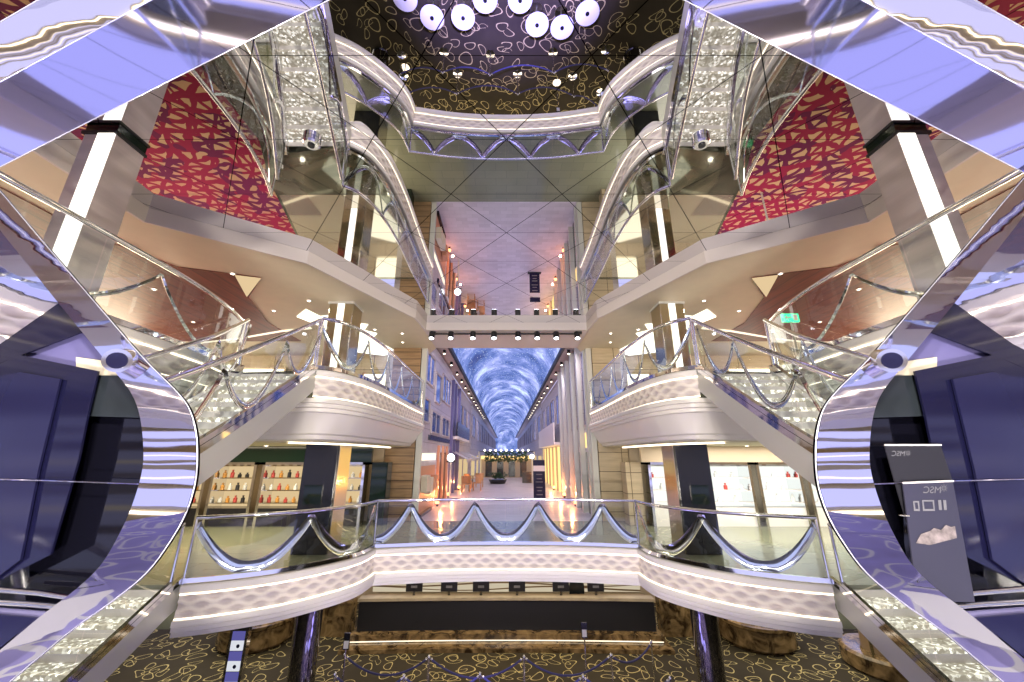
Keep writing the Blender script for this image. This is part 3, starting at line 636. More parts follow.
for (u0, v0, u1, v1) in ((913, 501, 919, 511), (922, 500, 934, 511), (938, 500, 941, 510), (943, 500, 946, 510)):
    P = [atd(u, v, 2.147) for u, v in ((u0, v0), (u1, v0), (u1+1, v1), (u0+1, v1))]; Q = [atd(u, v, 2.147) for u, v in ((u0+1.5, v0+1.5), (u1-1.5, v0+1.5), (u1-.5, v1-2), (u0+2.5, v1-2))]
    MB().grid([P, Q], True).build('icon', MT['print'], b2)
m = MB(); m.add([atd(u, v, 2.146) for u, v in ((916, 543), (921, 534), (930, 531), (934, 528), (941, 530), (946, 525), (951, 527), (955, 526), (957, 538), (930, 545))], [tuple(range(10))]); m.build('reflected_ship_picture', MT['ship'], b2)
tag(MB().tube([atd(899, 515, 2.15), atd(909, 516, 2.15)], .004, 6).build('reflected_handle_bar', MT['chrome']), 'reflected short chrome bar left of the ship banner', 'handle')
# ------------------------------------------------------------------ promenade behind the portal
PE = 110.
def arch(x0, z0, h, n=24): return [(x0*cos(pi*(1-i/n)), z0+h*sin(pi*i/n)) for i in range(n+1)]
rows = [[(x, 13.45+(PE-13.45)*j/80, z) for x, z in arch(2.5, 10.1, 1.95)] for j in range(81)]
struct(MB().grid(rows).build('ceiling_vault', MT['vault'], None, 60))
for s in (-1, 1):
    n = SIDE[s]; q = -s
    struct(ubox(MB(), q*-3.2, q*-2.5, 13.45, PE, 10.02, 10.12).build('trim_ledge_%s' % n, MT['facade2']))
    struct(ubox(MB(), q*-2.58, q*-2.47, 13.45, PE, 9.97, 10.18).build('trim_vault_%s' % n, MT['black']))
    struct(ubox(MB(), q*-4.4, q*-3.4, 13.6, PE, A-.3, 10.1).build('wall_promenade_%s' % n, MT['facade']))
    d0 = None
    for i in range(16):
        y = 14.2+i*2.3; lab = 'small warm ceiling spot in the row along the %s edge of the vault' % n
        if d0 is None:
            d0 = thing('vault_spot', lab, 'spotlight', (q*-2.8, y, 10.0), 'vault edge spots %s' % n)
            MB().cyl((q*-2.8, y, 9.86), .07, .16, 12).build('housing', MT['black'], d0, 40)
            MB().cyl((q*-2.8, y, 9.845), .05, .014, 12).build('lens', MT['dot'], d0)
        else: dup(d0, (q*-2.8, y, 10.0))
def window_part(t, x, q, y0, y1, z0, z1, mat='blueglass', bars=1):
    f = MB(); w = .07
    ubox(f, x, x+q*.06, y0-w, y0, z0-w, z1+w); ubox(f, x, x+q*.06, y1, y1+w, z0-w, z1+w); ubox(f, x, x+q*.06, y0, y1, z0-w, z0); ubox(f, x, x+q*.06, y0, y1, z1, z1+w)
    for k in range(bars): yy = y0+(y1-y0)*(k+1)/(bars+1); ubox(f, x, x+q*.05, yy-.02, yy+.02, z0, z1)
    o = f.build('window', MT['facade2'], t); ubox(MB(), x+q*.012, x+q*.02, y0, y1, z0, z1).build('pane', MT[mat], o)
# left first house
t = thing('promenade_house', 'grey panelled house front with blue windows, first on the left of the promenade', 'building', (-3.2, 17, A))
ubox(MB(), -3.4, -3.05, 13.62, 21, A, 9.95).build('wall', MT['facade'], t)
for (y0, y1, z0, z1, b) in ((14.1, 15.6, 8.2, 9.3, 1), (16.1, 17.4, 7.7, 8.9, 0), (17.9, 20.4, 8.0, 9.2, 2), (14.0, 15.0, 6.7, 7.5, 0), (15.6, 17.6, 6.4, 7.2, 1), (18.2, 20.4, 6.4, 7.2, 1)): window_part(t, -3.05, 1, y0, y1, z0, z1, 'blueglass', b)
ubox(MB(), -3.05, -2.98, 15.2, 20.6, 6.05, 6.25).build('ledge', MT['navy2'], t)
ubox(MB(), -3.05, -3.03, 14.2, 17., 5.3, 5.55).build('lit_sign_band', MT['strip_soft'], t)
ubox(MB(), -3.05, -3.02, 13.9, 16.9, A+.05, 5.1).build('orange_lit_panel', MT['orangelit'], t)
for y in (17.4, 18.6, 19.8): ubox(MB(), -3.05, -2.95, y, y+.16, A, 5.9).build('pilaster', MT['orangelit'], t)
ubox(MB(), -3.05, -3.03, 17.56, 18.6, A, 5.6).build('shop_window', MT['navy2'], t)
ubox(MB(), -3.05, -3.03, 18.76, 19.8, A, 5.6).build('shop_window', MT['screen'], t)
t = thing('display_case', 'cream display boxes on the orange-lit wall by the left shop front', 'display', (-2.95, 14.6, A))
for i, (y, z, mt) in enumerate(((14.0, 4.25, 'cream'), (14.65, 4.15, 'cream'), (15.5, 4.2, 'orangelit'))): ubox(MB(), -2.97, -2.75, y, y+.55, z, z+.55).build('box', MT[mt], t)
ubox(MB(), -3.02, -2.9, 14.0, 16.0, A, A+.1).build('plinth', MT['dark'], t)
# left second house
t = thing('promenade_house', 'house front with upper balcony and cloth awnings, second on the left of the promenade', 'building', (-3.2, 27, A))
ubox(MB(), -3.4, -3.15, 21.05, 34, A, 9.9).build('wall', MT['facade2'], t)
ubox(MB(), -3.15, -2.75, 22, 29, 6.35, 6.5).build('balcony_floor', MT['white'], t); ubox(MB(), -2.8, -2.75, 22, 29, 6.5, 7.3).build('balcony_rail', MT['navy2'], t)
for y in (21.4, 22.6, 24.4): ubox(MB(), -3.15, -2.95, y, y+.25, A, 9.6).build('pilaster', MT['purple'], t)
for (y0, y1, z0, z1) in ((22.8, 24.2, 7.0, 9.0), (25, 27, 7, 8.8), (28, 30, 7, 8.8), (31, 33, 7, 8.8)): window_part(t, -3.15, 1, y0, y1, z0, z1, 'blueglass', 1)
for y0, y1 in ((22.0, 24.2), (25., 28.), (29., 32.)):
    ubox(MB(), -3.15, -3.12, y0, y1, A, 5.2).build('shop_window', MT['shopwarm'], t)
    MB().add([(-3.1, y0, 5.7), (-3.1, y1, 5.7), (-2.2, y1, 5.25), (-2.2, y0, 5.25), (-2.2, y1, 5.1), (-2.2, y0, 5.1)], [(0, 1, 2, 3), (3, 2, 4, 5)]).build('awning', MT['awn'], t)
t = thing('promenade_house', 'far row of house fronts along the left of the promenade', 'building', (-3.2, 50, A))
ubox(MB(), -3.4, -3.1, 34.05, PE, A, 9.9).build('wall', MT['facade'], t)
for y in range(35, 108, 6): window_part(t, -3.1, 1, y, y+3, 7, 9, 'blueglass', 1); ubox(MB(), -3.1, -3.07, y, y+3.4, A, 5.4).build('shop_window', MT['shopwarm'], t)
# right houses
t = thing('promenade_house', 'tall slate house front with glass bays, first on the right of the promenade', 'building', (3.2, 17, A))
ubox(MB(), 3.05, 3.4, 13.62, 21, A, 9.95).build('wall', MT['facade'], t)
for i, y in enumerate((13.7, 15.2, 16.6, 18.0, 19.4, 20.7)): ubox(MB(), 2.85, 3.05, y, y+.22, A, 9.9).build('pilaster', MT['greypaint'], t)
for (y0, y1, z0, z1) in ((14.1, 15.0, 6.6, 9.4), (15.6, 16.4, 6.6, 9.4), (17., 17.8, 6.6, 9.2), (18.4, 19.2, 6.6, 9.2), (19.8, 20.5, 6.6, 9.2)): window_part(t, 3.05, -1, y0, y1, z0, z1, 'blueglass', 0)
for (y0, y1, mt) in ((14.05, 15.1, 'screen'), (15.5, 16.5, 'dark'), (16.9, 17.9, 'orangelit'), (18.3, 19.3, 'navy2'), (19.7, 20.6, 'screen')): ubox(MB(), 3.02, 3.05, y0, y1, A, 5.6).build('shop_window', MT[mt], t)
ubox(MB(), 3.01, 3.05, 14.1, 15.0, 5.75, 6.3).build('warm_sign', MT['gold'], t)
t = thing('promenade_house', 'house front with white balcony over gold lit windows, second on the right of the promenade', 'building', (3.2, 27, A))
ubox(MB(), 3.15, 3.4, 21.05, 34, A, 9.9).build('wall', MT['facade2'], t)
ubox(MB(), 2.55, 3.15, 21.2, 31, 6.0, 6.15).build('balcony_floor', MT['white'], t); ubox(MB(), 2.55, 2.62, 21.2, 31, 6.15, 7.2).build('balcony_rail', MT['white'], t)
ubox(MB(), 3.1, 3.15, 21.3, 33.5, A, 5.95).build('gold_window', MT['gold'], t)
for y in range(22, 34, 2): ubox(MB(), 3.0, 3.12, y, y+.2, A, 5.95).build('mullion', MT['warmwall'], t)
for y in (22, 25, 28, 31): window_part(t, 3.15, -1, y, y+2, 7.3, 9., 'blueglass', 1)
t = thing('promenade_house', 'far row of house fronts along the right of the promenade', 'building', (3.2, 50, A))
ubox(MB(), 3.1, 3.4, 34.05, PE, A, 9.9).build('wall', MT['facade'], t)
for y in range(35, 108, 6): window_part(t, 3.1, -1, y, y+3, 7, 9, 'blueglass', 1); ubox(MB(), 3.07, 3.1, y, y+3.4, A, 5.4).build('shop_window', MT['shopwarm'], t)
struct(ubox(MB(), -4.4, 4.4, PE+.05, PE+.3, A-.3, 12.4).build('wall_far', MT['vault']))
# portal piers of the promenade mouth
for s in (-1, 1):
    tag(ubox(MB(), -s*-3.1, -s*-2.9, 13.42, 13.58, A, S-.002).build('portal_pier', MT['greypaint'], None, bevel=.01), 'slim grey metal pier at the %s edge of the promenade opening' % SIDE[s], 'pier')
# hanging greenery and far kiosk
t = thing('hanging_garland', 'dark green garland ring with fairy lights hanging across the promenade', 'garland', (0, 33, 5.9))
m = MB()
for i in range(420):
    a = random.uniform(-1.75, 1.75); c = (a, 33+random.uniform(-.5, .5), 5.35+random.uniform(-.38, .38)); r = random.uniform(.06, .16); w = random.uniform(0, 3.1)
    m.add([(c[0]-r*cos(w), c[1], c[2]-r*sin(w)), (c[0]+r*.4*sin(w), c[1]-.05, c[2]-r*.4*cos(w)), (c[0]+r*cos(w), c[1], c[2]+r*sin(w)), (c[0]-r*.4*sin(w), c[1]+.05, c[2]+r*.4*cos(w))], [(0, 1, 2, 3)])
m.build('leaves', MT['leaf'], t)
MB().tube([(-2.3, 33, 5.75), (2.3, 33, 5.75)], .03, 8).build('rail', MT['black'], t)
for i in range(9): MB().ball((-1.8+i*.45, 32.6, 5.85), .07, 8).build('bulb', MT['dot'], t)
for x in (-2.3, 2.3): MB().cyl((x, 33, A), .06, 2.3, 10).build('post', MT['greypaint'], t)
t = thing('kiosk', 'lit shop counter at the far end below the garland', 'kiosk', (0, 38, A))
ubox(MB(), -2.4, 2.4, 38, 38.3, A, 5.3).build('back_wall', MT['warmwall'], t); ubox(MB(), -2.4, 2.4, 37.6, 38.3, 5.1, 5.4).build('canopy', MT['gold'], t)
for x in (-1.7, -.6, .5, 1.6): ubox(MB(), x-.3, x+.3, 37.95, 37.99, A+.05, 4.9).build('doorway', MT['dark'], t)
ubox(MB(), 1.2, 1.9, 30.5, 31, A, A+.8).build('stand', MT['dark'], t)
t = thing('potted_plant', 'low round planter with bushy plant in the middle of the promenade', 'plant', (-.65, 30, A))
MB().lathe((-.65, 30, A), [(.55, 0), (.7, .3), (.66, .3), (.5, .25)], 20).build('pot', MT['dark'], t, 40)
m = MB()
for i in range(120):
    a, r, h = random.uniform(0, 6.28), random.uniform(0, .7), random.uniform(.3, .7); m.add([(-.65+r*cos(a), 30+r*sin(a), A+h), (-.65+(r+.15)*cos(a+.2), 30+(r+.15)*sin(a+.2), A+h+.15), (-.65+(r+.1)*cos(a-.3), 30+(r+.1)*sin(a-.3), A+h+.02)], [(0, 1, 2)])
m.build('foliage', MT['leaf'], t)
t = thing('sign_totem', 'dark upright information sign with white header in the promenade', 'sign', (1.62, 19.8, A))
x0, x1 = 1.32, 1.90
ubox(MB(), x0, x1, 19.8, 19.86, A+.02, 5.25).build('board', MT['navy2'], t); ubox(MB(), x0, x1, 19.78, 19.8, 4.72, 4.98).build('white_header', MT['white'], t)
for z, w in ((4.55, .3), (4.35, .25), (4.2, .35), (3.95, .3), (3.8, .22), (3.62, .3)): ubox(MB(), 1.61-w/2, 1.61+w/2, 19.785, 19.8, z, z+.04).build('text_line', MT['print'], t)
ubox(MB(), x0-.1, x1+.1, 19.7, 19.96, A, A+.02).build('foot', MT['black'], t)
for lab, x, y in (('street lamp with white globe beside the left shop front', -2.55, 18.2), ('street lamp with white globe on the right of the promenade', 1.95, 30.5)):
    t = thing('street_lamp', lab, 'lamp', (x, y, A)); MB().cyl((x, y, A), .045, 1.75, 10).build('post', MT['greypaint'], t)
    MB().ball((x, y, A+1.92), .17, 12).build('globe', MT['whiteglow'], t, 60); ubox(MB(), x-.2, x+.2, y-.03, y+.03, A+1.72, A+1.77).build('bracket', MT['black'], t)
def wicker(x, y, rz, lab, grp):
    t = thing('cafe_chair', lab, 'chair', (x, y, A), grp)
    for a in (-.22, .22):
        for b in (-.22, .22): ubox(MB(), x+a-.02, x+a+.02, y+b-.02, y+b+.02, A, A+.45).build('leg', MT['rattan'], t)
    ubox(MB(), x-.26, x+.26, y-.26, y+.26, A+.42, A+.48).build('seat', MT['rattan'], t)
    m = MB(); R = []
    for i in range(9):
        a = rz+pi*(i/8-.5)*1.2; R.append([(x+.27*cos(a), y+.27*sin(a), A+.48), (x+.29*cos(a), y+.29*sin(a), A+.88)])
    m.grid(R).build('backrest', MT['rattan'], t, 60); return t
for i, (x, y) in enumerate(((-2.3, 23.), (-1.75, 24.1), (-2.45, 25.6), (-1.8, 26.8))): wicker(x, y, (pi/2, 0, pi, -pi/2)[i], '%s wicker chair of the cafe terrace under the left awnings' % ('nearest', 'second nearest', 'third nearest', 'farthest')[i], 'cafe chairs')
for i, (x, y) in enumerate(((-2.2, 23.8), (-2.2, 26.3))):
    t = thing('cafe_table', ('nearer', 'farther')[i]+' small cafe table under the left awnings', 'table', (x, y, A)); MB().cyl((x, y, A+.7), .33, .03).build('tabletop', MT['rattan'], t); MB().cyl((x, y, A), .03, .7, 8).build('leg', MT['black'], t)
for s in (-1, 1):
    for i, y in enumerate((17., 20.3, 24.5)):
        x = -s*-2.88; t = thing('uplight', '%s orange floor uplight along the %s promenade wall' % (('nearest', 'middle', 'farthest')[i], SIDE[s]), 'light', (x, y, A))
        MB().cyl((x, y, A), .06, .1, 12).build('base', MT['black'], t); MB().ball((x, y, A+.17), .085, 12, .9).build('lamp_glass', MT['orange'], t, 60)

# ------------------------------------------------------------------ shops on the middle deck
for s in (-1, 1):
    n = SIDE[s]; q = -s
    struct(ubox(MB(), q*-4.15, q*-13, 12.2, 12.32, 5.28, SA-.001).build('trim_header_%s' % n, MT[pick(s, 'greenglass', 'warmwall')]))
    tag(ubox(MB(), q*-3.75, q*-4.25, 12.6, 13.1, A, 5.27).build('shop_pier', MT[pick(s, 'greenglass', 'beige')], None, bevel=.01), pick(s, 'dark green glass pier beside the brown board wall', 'beige pier at the inner end of the right shops'), 'pier')
    X = [4.3, 6.05, 7.65, 9.15, 10.7]
    for i in range(4):
        x0, x1 = X[i]+.08, min(X[i]+1.5, X[i+1]-.08); lab = ORD8[i] if s < 0 else ORD8[i]
        pos = ('nearest the promenade', 'second from the promenade', 'third from the promenade', 'fourth from the promenade')[i]
        t = thing('display_cabinet', pick(s, 'gold-lit perfume display cabinet, ', 'bright white shop display cabinet, ')+pos+', %s shops' % n, 'cabinet', (q*-(x0+x1)/2, 12.7, A))
        f = MB(); ubox(f, q*-x0, q*-(x0+.08), 12.35, 13.0, A, 5.28); ubox(f, q*-(x1-.08), q*-x1, 12.35, 13.0, A, 5.28); ubox(f, q*-x0, q*-x1, 12.35, 13., 5.2, 5.28)
        f.build('frame', MT['chrome'], t); ubox(MB(), q*-(x0+.08), q*-(x1-.08), 12.95, 13., A+.5, 5.2).build('lit_back', MT[pick(s, 'shopwarm', 'shopwhite')], t)
        ubox(MB(), q*-(x0+.08), q*-(x1-.08), 12.4, 13., A, A+.5).build('base', MT[pick(s, 'dark', 'white')], t)
        for k in range(4):
            z = A+.62+k*.36; ubox(MB(), q*-(x0+.08), q*-(x1-.08), 12.5, 12.95, z, z+.03).build('shelf', MT[pick(s, 'bronze', 'white')], t)
            nb = 5
            for b in range(nb):
                if s > 0 and (b+k+i) % 2: continue
                bx = q*-(x0+.2+(x1-x0-.4)*b/(nb-1)); h = random.uniform(.13, .24); mt = pick(s, random.choice(['bottle1', 'bottle2', 'bottle1', 'bottle4', 'bottle3']), random.choice(['bottle2', 'bottle3', 'tabletop']))
                o = MB().lathe((bx, 12.65, z+.03), [(.055, 0), (.055, h*.62), (.02, h*.72), (.02, h*.84), (.03, h*.85), (.03, h)], 10).build('bottle', MT[mt], None, 50)
                tag(o, 'small bottle on a shelf of the %s cabinet %s, %s shops' % (pick(s, 'gold-lit', 'white'), pos, n), 'bottle', 'bottles in %s cabinet %d' % (n, i+1))
    # upper deck lit windows in the back wall
    for i, (x0, x1, z0, z1) in enumerate(((-4.6, -5.5, B+.4, B+1.5), (-6.5, -7.4, B+.3, B+1.6), (-8.6, -10.2, B+.3, B+1.7))):
        t = thing('lit_display', '%s glowing wall display at the back of the upper %s deck' % (('innermost', 'middle', 'outermost')[i], n), 'display', (q*(x0+x1)/2, 14.4, B))
        ubox(MB(), q*x0, q*x1, 14.40, 14.47, z0, z1).build('glow_panel', MT['winlight'], t); f = MB(); ubox(f, q*(x0+.06), q*x0, 14.36, 14.48, z0-.06, z1+.06); ubox(f, q*x1, q*(x1-.06), 14.36, 14.48, z0-.06, z1+.06); ubox(f, q*x0, q*x1, 14.36, 14.48, z1, z1+.06); ubox(f, q*x0, q*x1, 14.36, 14.48, B+.005, z0); f.build('frame', MT['bronze'], t)
    # upper deck chairs
    def tub(x, y, rz, lab, mat, lattice=False):
        z = B+.014; t = thing('lounge_chair', lab, 'chair', (x, y, z))
        MB().lathe((x, y, z+.25), [(.3, 0), (.34, .05), (.34, .16), (.3, .2)], 18).build('seat', MT[mat], t, 40)
        R = []
        for i in range(15):
            a = rz+pi*(i/14-.5)*1.25; hh = .55+.25*cos((i/14-.5)*pi); R.append([(x+.36*cos(a), y+.36*sin(a), z+.3), (x+.43*cos(a), y+.43*sin(a), z+hh), (x+.38*cos(a), y+.38*sin(a), z+hh), (x+.31*cos(a), y+.31*sin(a), z+.3)])
        MB().grid(R).build('backrest', MT[mat], t, 60)
        for a in range(4): MB().tube([(x+.2*cos(a*pi/2+.78), y+.2*sin(a*pi/2+.78), z+.26), (x+.3*cos(a*pi/2+.78), y+.3*sin(a*pi/2+.78), z)], .018, 6).build('leg', MT['black'], t)
    tub(q*-10.0, 7.1, pi/2+.6, 'red fabric tub chair on the upper %s deck, nearest the column' % n, 'redfab'); tub(q*-11.2, 8.3, .6, 'red fabric tub chair farther back on the upper %s deck' % n, 'redfab')
    tub(q*-8.9, 9.6, 2., 'black tub chair on the red carpet of the upper %s deck' % n, 'dark'); tub(q*-8.0, 10.6, 3.4, 'black tub chair beyond the first on the red carpet, upper %s deck' % n, 'dark')
    t = thing('side_table', 'low dark side table between chairs on the upper %s deck' % n, 'table', (q*-9.8, 10.4, B+.013)); MB().cyl((q*-9.8, 10.4, B+.45), .35, .04).build('tabletop', MT['dark'], t); MB().cyl((q*-9.8, 10.4, B+.013), .04, .44, 10).build('leg', MT['chrome'], t); MB().cyl((q*-9.8, 10.4, B+.013), .2, .02).build('foot', MT['chrome'], t)
ex = atd(790, 318, 8.3)
t = thing('exit_sign', 'green exit sign on a slim post on the upper right deck', 'sign', (ex[0], 8.3, B+.013))
MB().cyl((ex[0], 8.3, B+.013), .02, ex[2]-B-.1, 8).build('post', MT['greypaint'], t); ubox(MB(), ex[0]-.19, ex[0]+.19, 8.27, 8.33, ex[2]-.1, ex[2]+.1).build('panel', MT['green'], t)
m = MB(); m.add([(ex[0]-.15+x*.75, 8.26, ex[2]+z*.75) for x, z in ((0, 0), (.08, .07), (.08, .02), (.2, .02), (.2, -.02), (.08, -.02), (.08, -.07))], [tuple(range(7))]); ubox(m, ex[0]+.05, ex[0]+.14, 8.255, 8.262, ex[2]-.07, ex[2]+.07); m.build('pictogram', MT['white'], t)

# ------------------------------------------------------------------ ground floor: reception
t = thing('reception_desk', 'long black-fronted reception desk with cream counter on a marble plinth', 'desk', (0, 13.9, 0))
def bow(x0, x1, y, b): return [(x0+(x1-x0)*i/16, y+b*(1-(2*i/16-1)**2)) for i in range(17)]
fr = bow(-4.62, 4.62, 13.75, .12)
MB().slab(fr+[(4.62, 14.02), (-4.62, 14.02)], .28, 1.08).build('black_front', MT['black'], t)
MB().slab([(x*1.005, y-.04) for x, y in fr]+[(4.64, 14.02), (-4.64, 14.02)], 1.08, 1.17).build('counter', MT['counter'], t, bevel=.01)
MB().slab([(-4.6, 14.02), (4.6, 14.02), (4.6, 14.5), (-4.6, 14.5)], 1.0, 1.06).build('worktop', MT['brownwave'], t)
MB().slab(bow(-4.75, 4.75, 13.45, .12)+[(4.75, 14.3), (-4.75, 14.3)], 0.11, .28).build('marble_plinth', MT['marble'], t)
MB().slab(bow(-4.85, 4.85, 13.0, .12)+[(4.85, 14.3), (-4.85, 14.3)], 0., .10).build('marble_step', MT['marble'], t)
sweep(MB(), bow(-4.7, 4.7, 13.44, .12), [(.0, 0), (.012, 0), (.012, .025), (0, .025)], .12).build('light_strip', MT['strip_soft'], t)
m0 = None
for i, u in enumerate((414, 449, 481, 517, 561, 596)):
    x = atd(u, 592, 14.2)[0]; lab = '%s of six black monitors on the reception desk' % (ORD8[:3]+['third from right', 'second from right', 'rightmost'])[i]
    if m0 is None:
        m0 = thing('monitor', lab, 'monitor', (x, 14.2, 1.06), 'reception monitors')
        ubox(MB(), x-.27, x+.27, 14.18, 14.23, 1.22, 1.53).build('screen_back', MT['black'], m0, bevel=.01); ubox(MB(), x-.04, x+.04, 14.2, 14.24, 1.06, 1.25).build('stand', MT['chrome'], m0); ubox(MB(), x-.14, x+.14, 14.12, 14.3, 1.06, 1.075).build('foot', MT['black'], m0)
        ubox(MB(), x-.1, x+.1, 14.172, 14.18, 1.33, 1.40).build('vent_plate', MT['print'], m0)
    else: dup(m0, (x, 14.2, 1.06), lab)
x = atd(576, 588, 14.9)[0]; t = thing('office_chair', 'dark office chair behind the reception desk', 'chair', (x, 14.95, 0))
MB().lathe((x, 14.95, 0), [(.28, 0), (.28, .04), (.04, .06), (.04, .45)], 12).build('base', MT['black'], t); MB().lathe((x, 14.95, .45), [(.22, 0), (.26, .04), (.24, .1)], 16).build('seat', MT['dark'], t, 40)
R = [[(x+.24*sin(a), 14.78-.05*cos(a), .55), (x+.26*sin(a), 14.74-.05*cos(a), 1.2), (x+.18*sin(a), 14.74-.05*cos(a), 1.62)] for a in [(i/8-.5)*pi for i in range(9)]]
MB().grid(R).build('backrest', MT['screen'], t, 60)
t = thing('wall_panel', 'cream backlit wall panel with brown wavy lines behind the reception', 'panel', (0, 16.9, .5))
ubox(MB(), -5.2, 5.2, 16.9, 17.05, .4, 2.6).build('backlit_sheet', MT['backlit'], t)
for ph, z in ((0., .52), (1.7, .66), (3.4, .80)):
    MB().grid([[(xx, 16.885, z+.07*sin(xx*.85+ph)-0.022*(1+.6*sin(xx*.4+ph))), (xx, 16.885, z+.07*sin(xx*.85+ph)+.022)] for xx in [-5.2+10.4*i/80 for i in range(81)]]).build('wavy_line', MT['brownwave'], t)
for s in (-1, 1):
    n = SIDE[s]; q = -s
    t = thing('marble_counter', 'low curved brown marble counter %s of the reception desk' % n, 'counter', (q*-6.6, 14.6, 0))
    P = spline([(-4.95, 14.1), (-5.8, 14.15), (-6.8, 14.6), (-7.6, 15.4)], 6); P2 = [(x, y+.45) for x, y in P]
    MB().slab(fx(P+P2[::-1], s), .0, .92).build('body', MT['marble'], t); MB().slab(fx([(x, y-.05) for x, y in P]+P2[::-1], s), .92, 1.0).build('top', MT['marble'], t)
    t = thing('round_planter', 'round brown marble drum near the %s end of the reception' % n, 'drum', (q*-7.75, 13.9, 0))
    MB().lathe((q*-7.75, 13.9, 0), [(.95, 0), (1.05, .1), (1.05, .55), (1.12, .6), (1.12, .68), (.9, .7)], 32).build('drum', MT['marble'], t, 40); MB().cyl((q*-7.75, 13.9, .68), .5, .05, 24).build('cap', MT['dark'], t)
x, y = 10.3, 12.3
t = thing('round_sofa', 'round brown banquette with two chrome poles at the lower right of the carpet', 'sofa', (x, y, 0))
MB().lathe((x, y, 0), [(.95, 0), (1.0, .05), (1.0, .38), (.94, .44), (.6, .44), (.55, .4)], 32).build('seat', MT['marble'], t, 40); MB().lathe((x, y, .4), [(.5, 0), (.48, .4), (.42, .45)], 24).build('backrest', MT['brownwave'], t, 40)
for dx in (-.75, .35): MB().cyl((x+dx, y-.5, .3), .035, .9, 10).build('pole', MT['bronze'], t, 60)
# display tower
x, y = atd(238, 640, 9.5)[:2]
t = thing('display_tower', 'narrow blue and white illuminated display tower on the carpet at the lower left', 'display', (x, y, 0))
ubox(MB(), x-.19, x+.19, y, y+.12, .05, 1.98).build('frame', MT['chrome'], t); ubox(MB(), x-.3, x+.3, y-.12, y+.24, 0, .05).build('foot', MT['chrome'], t)
for k in range(5):
    z = 1.86-k*.36; ubox(MB(), x-.13, x+.13, y-.012, y, z-.12, z+.04).build('blue_picture', MT['screenb'], t); w = ubox(MB(), x-.13, x+.13, y-.014, y, z-.30, z-.13).build('white_picture', MT['screenw'], t); MB().tube([(x+.03, y-.013, z-.22), (x+.03, y-.02, z-.22)], .035, 12).build('dot', MT['navy2'], w)
# rope barriers
def topz(u, v): return atz(u, v, 1.0)[:2]
posts = [('leftmost stanchion of the far rope line', 345, 654), ('second stanchion of the far rope line', 429, 656), ('third stanchion of the far rope line', 524, 656), ('fourth stanchion of the far rope line', 611, 654), ('stanchion before the right end of the reception desk', 651, 641),
         ('leftmost stanchion of the near rope line', 335, 673), ('second stanchion of the near rope line', 404, 675), ('third stanchion of the near rope line', 480, 673), ('fourth stanchion of the near rope line', 583, 675), ('rightmost stanchion of the near rope line', 670, 677)]
pp = []; s0 = None
for lab, u, v in posts:
    x, y = topz(u, v); pp.append((x, y))
    if s0 is None:
        s0 = thing('stanchion', 'slim chrome '+lab, 'stanchion', (x, y, 0), 'rope barrier posts')
        MB().lathe((x, y, 0), [(.16, 0), (.16, .015), (.03, .04)], 18).build('base', MT['chrome'], s0, 40); MB().cyl((x, y, .03), .02, .95, 10).build('post', MT['chrome'], s0, 60); MB().lathe((x, y, .94), [(.03, 0), (.035, .02), (.03, .06), (.012, .08)], 12).build('cap', MT['chrome'], s0, 60)
    else: dup(s0, (x, y, 0), 'slim chrome '+lab)
for a, b, lab in ((0, 1, 'first swag from the left, far line'), (1, 2, 'second swag from the left, far line'), (2, 3, 'third swag from the left, far line'), (3, 4, 'swag toward the right end of the desk'), (5, 6, 'first swag from the left, near line'), (6, 7, 'second swag from the left, near line'), (7, 8, 'third swag from the left, near line'), (8, 9, 'fourth swag from the left, near line')):
    A0, B0 = pp[a], pp[b]; L = sqrt((A0[0]-B0[0])**2+(A0[1]-B0[1])**2)
    pts = [(A0[0]+(B0[0]-A0[0])*(.03+.94*i/16), A0[1]+(B0[1]-A0[1])*(.03+.94*i/16), .93-min(.45, .16*L)*4*(i/16)*(1-i/16)) for i in range(17)]
    t = thing('barrier_rope', 'dark blue barrier rope, '+lab, 'rope', (pts[8][0], pts[8][1], pts[8][2]))
    MB().tube(pts, .022, 8).build('rope', MT['rope'], t, 60)
    for e in (pts[0], pts[-1]): MB().ball(e, .03, 8).build('end_cap', MT['chrome'], t, 60)
for lab, u, v in (('small sign card on a pole before the reception desk, right of centre', 584, 627), ('small sign card on a pole at the left end of the rope line', 347, 638)):
    x, y = atz(u, v, 1.45)[:2]; t = thing('sign_post', lab, 'sign', (x, y, 0)); MB().cyl((x, y, 0), .016, 1.25, 8).build('pole', MT['chrome'], t); MB().cyl((x, y, 0), .15, .02, 16).build('base', MT['chrome'], t)
    ubox(MB(), x-.07, x+.07, y-.012, y+.012, 1.22, 1.55).build('card_frame', MT['dark'], t); ubox(MB(), x-.055, x+.055, y-.018, y-.012, 1.25, 1.4).build('card', MT['white'], t)
# round white tables under the void (seen in the mirror ceiling)
TB = [(-2.98, 7.75), (-2.28, 8.27), (-1.33, 8.27), (-.63, 7.80), (.4, 7.80), (.95, 8.47), (1.74, 8.55), (2.45, 8.15)]
t0 = None
for i, (x, y) in enumerate(TB):
    lab = '%s of eight round white tables with dark centre, seen in the ceiling mirror' % ORD8[i]
    if t0 is None:
        t0 = thing('round_table', lab, 'table', (x, y, 0), 'round white tables')
        MB().lathe((x, y, .66), [(.33, 0), (.36, .015), (.36, .03), (.33, .04)], 28).build('tabletop', MT['tabletop'], t0, 40); MB().cyl((x, y, .70), .06, .02, 14).build('dark_centre', MT['dark'], t0, 60)
        MB().cyl((x, y, .02), .03, .64, 10).build('stem', MT['chrome'], t0); MB().cyl((x, y, 0), .2, .02, 20).build('foot', MT['chrome'], t0)
    else: dup(t0, (x, y, 0), lab)

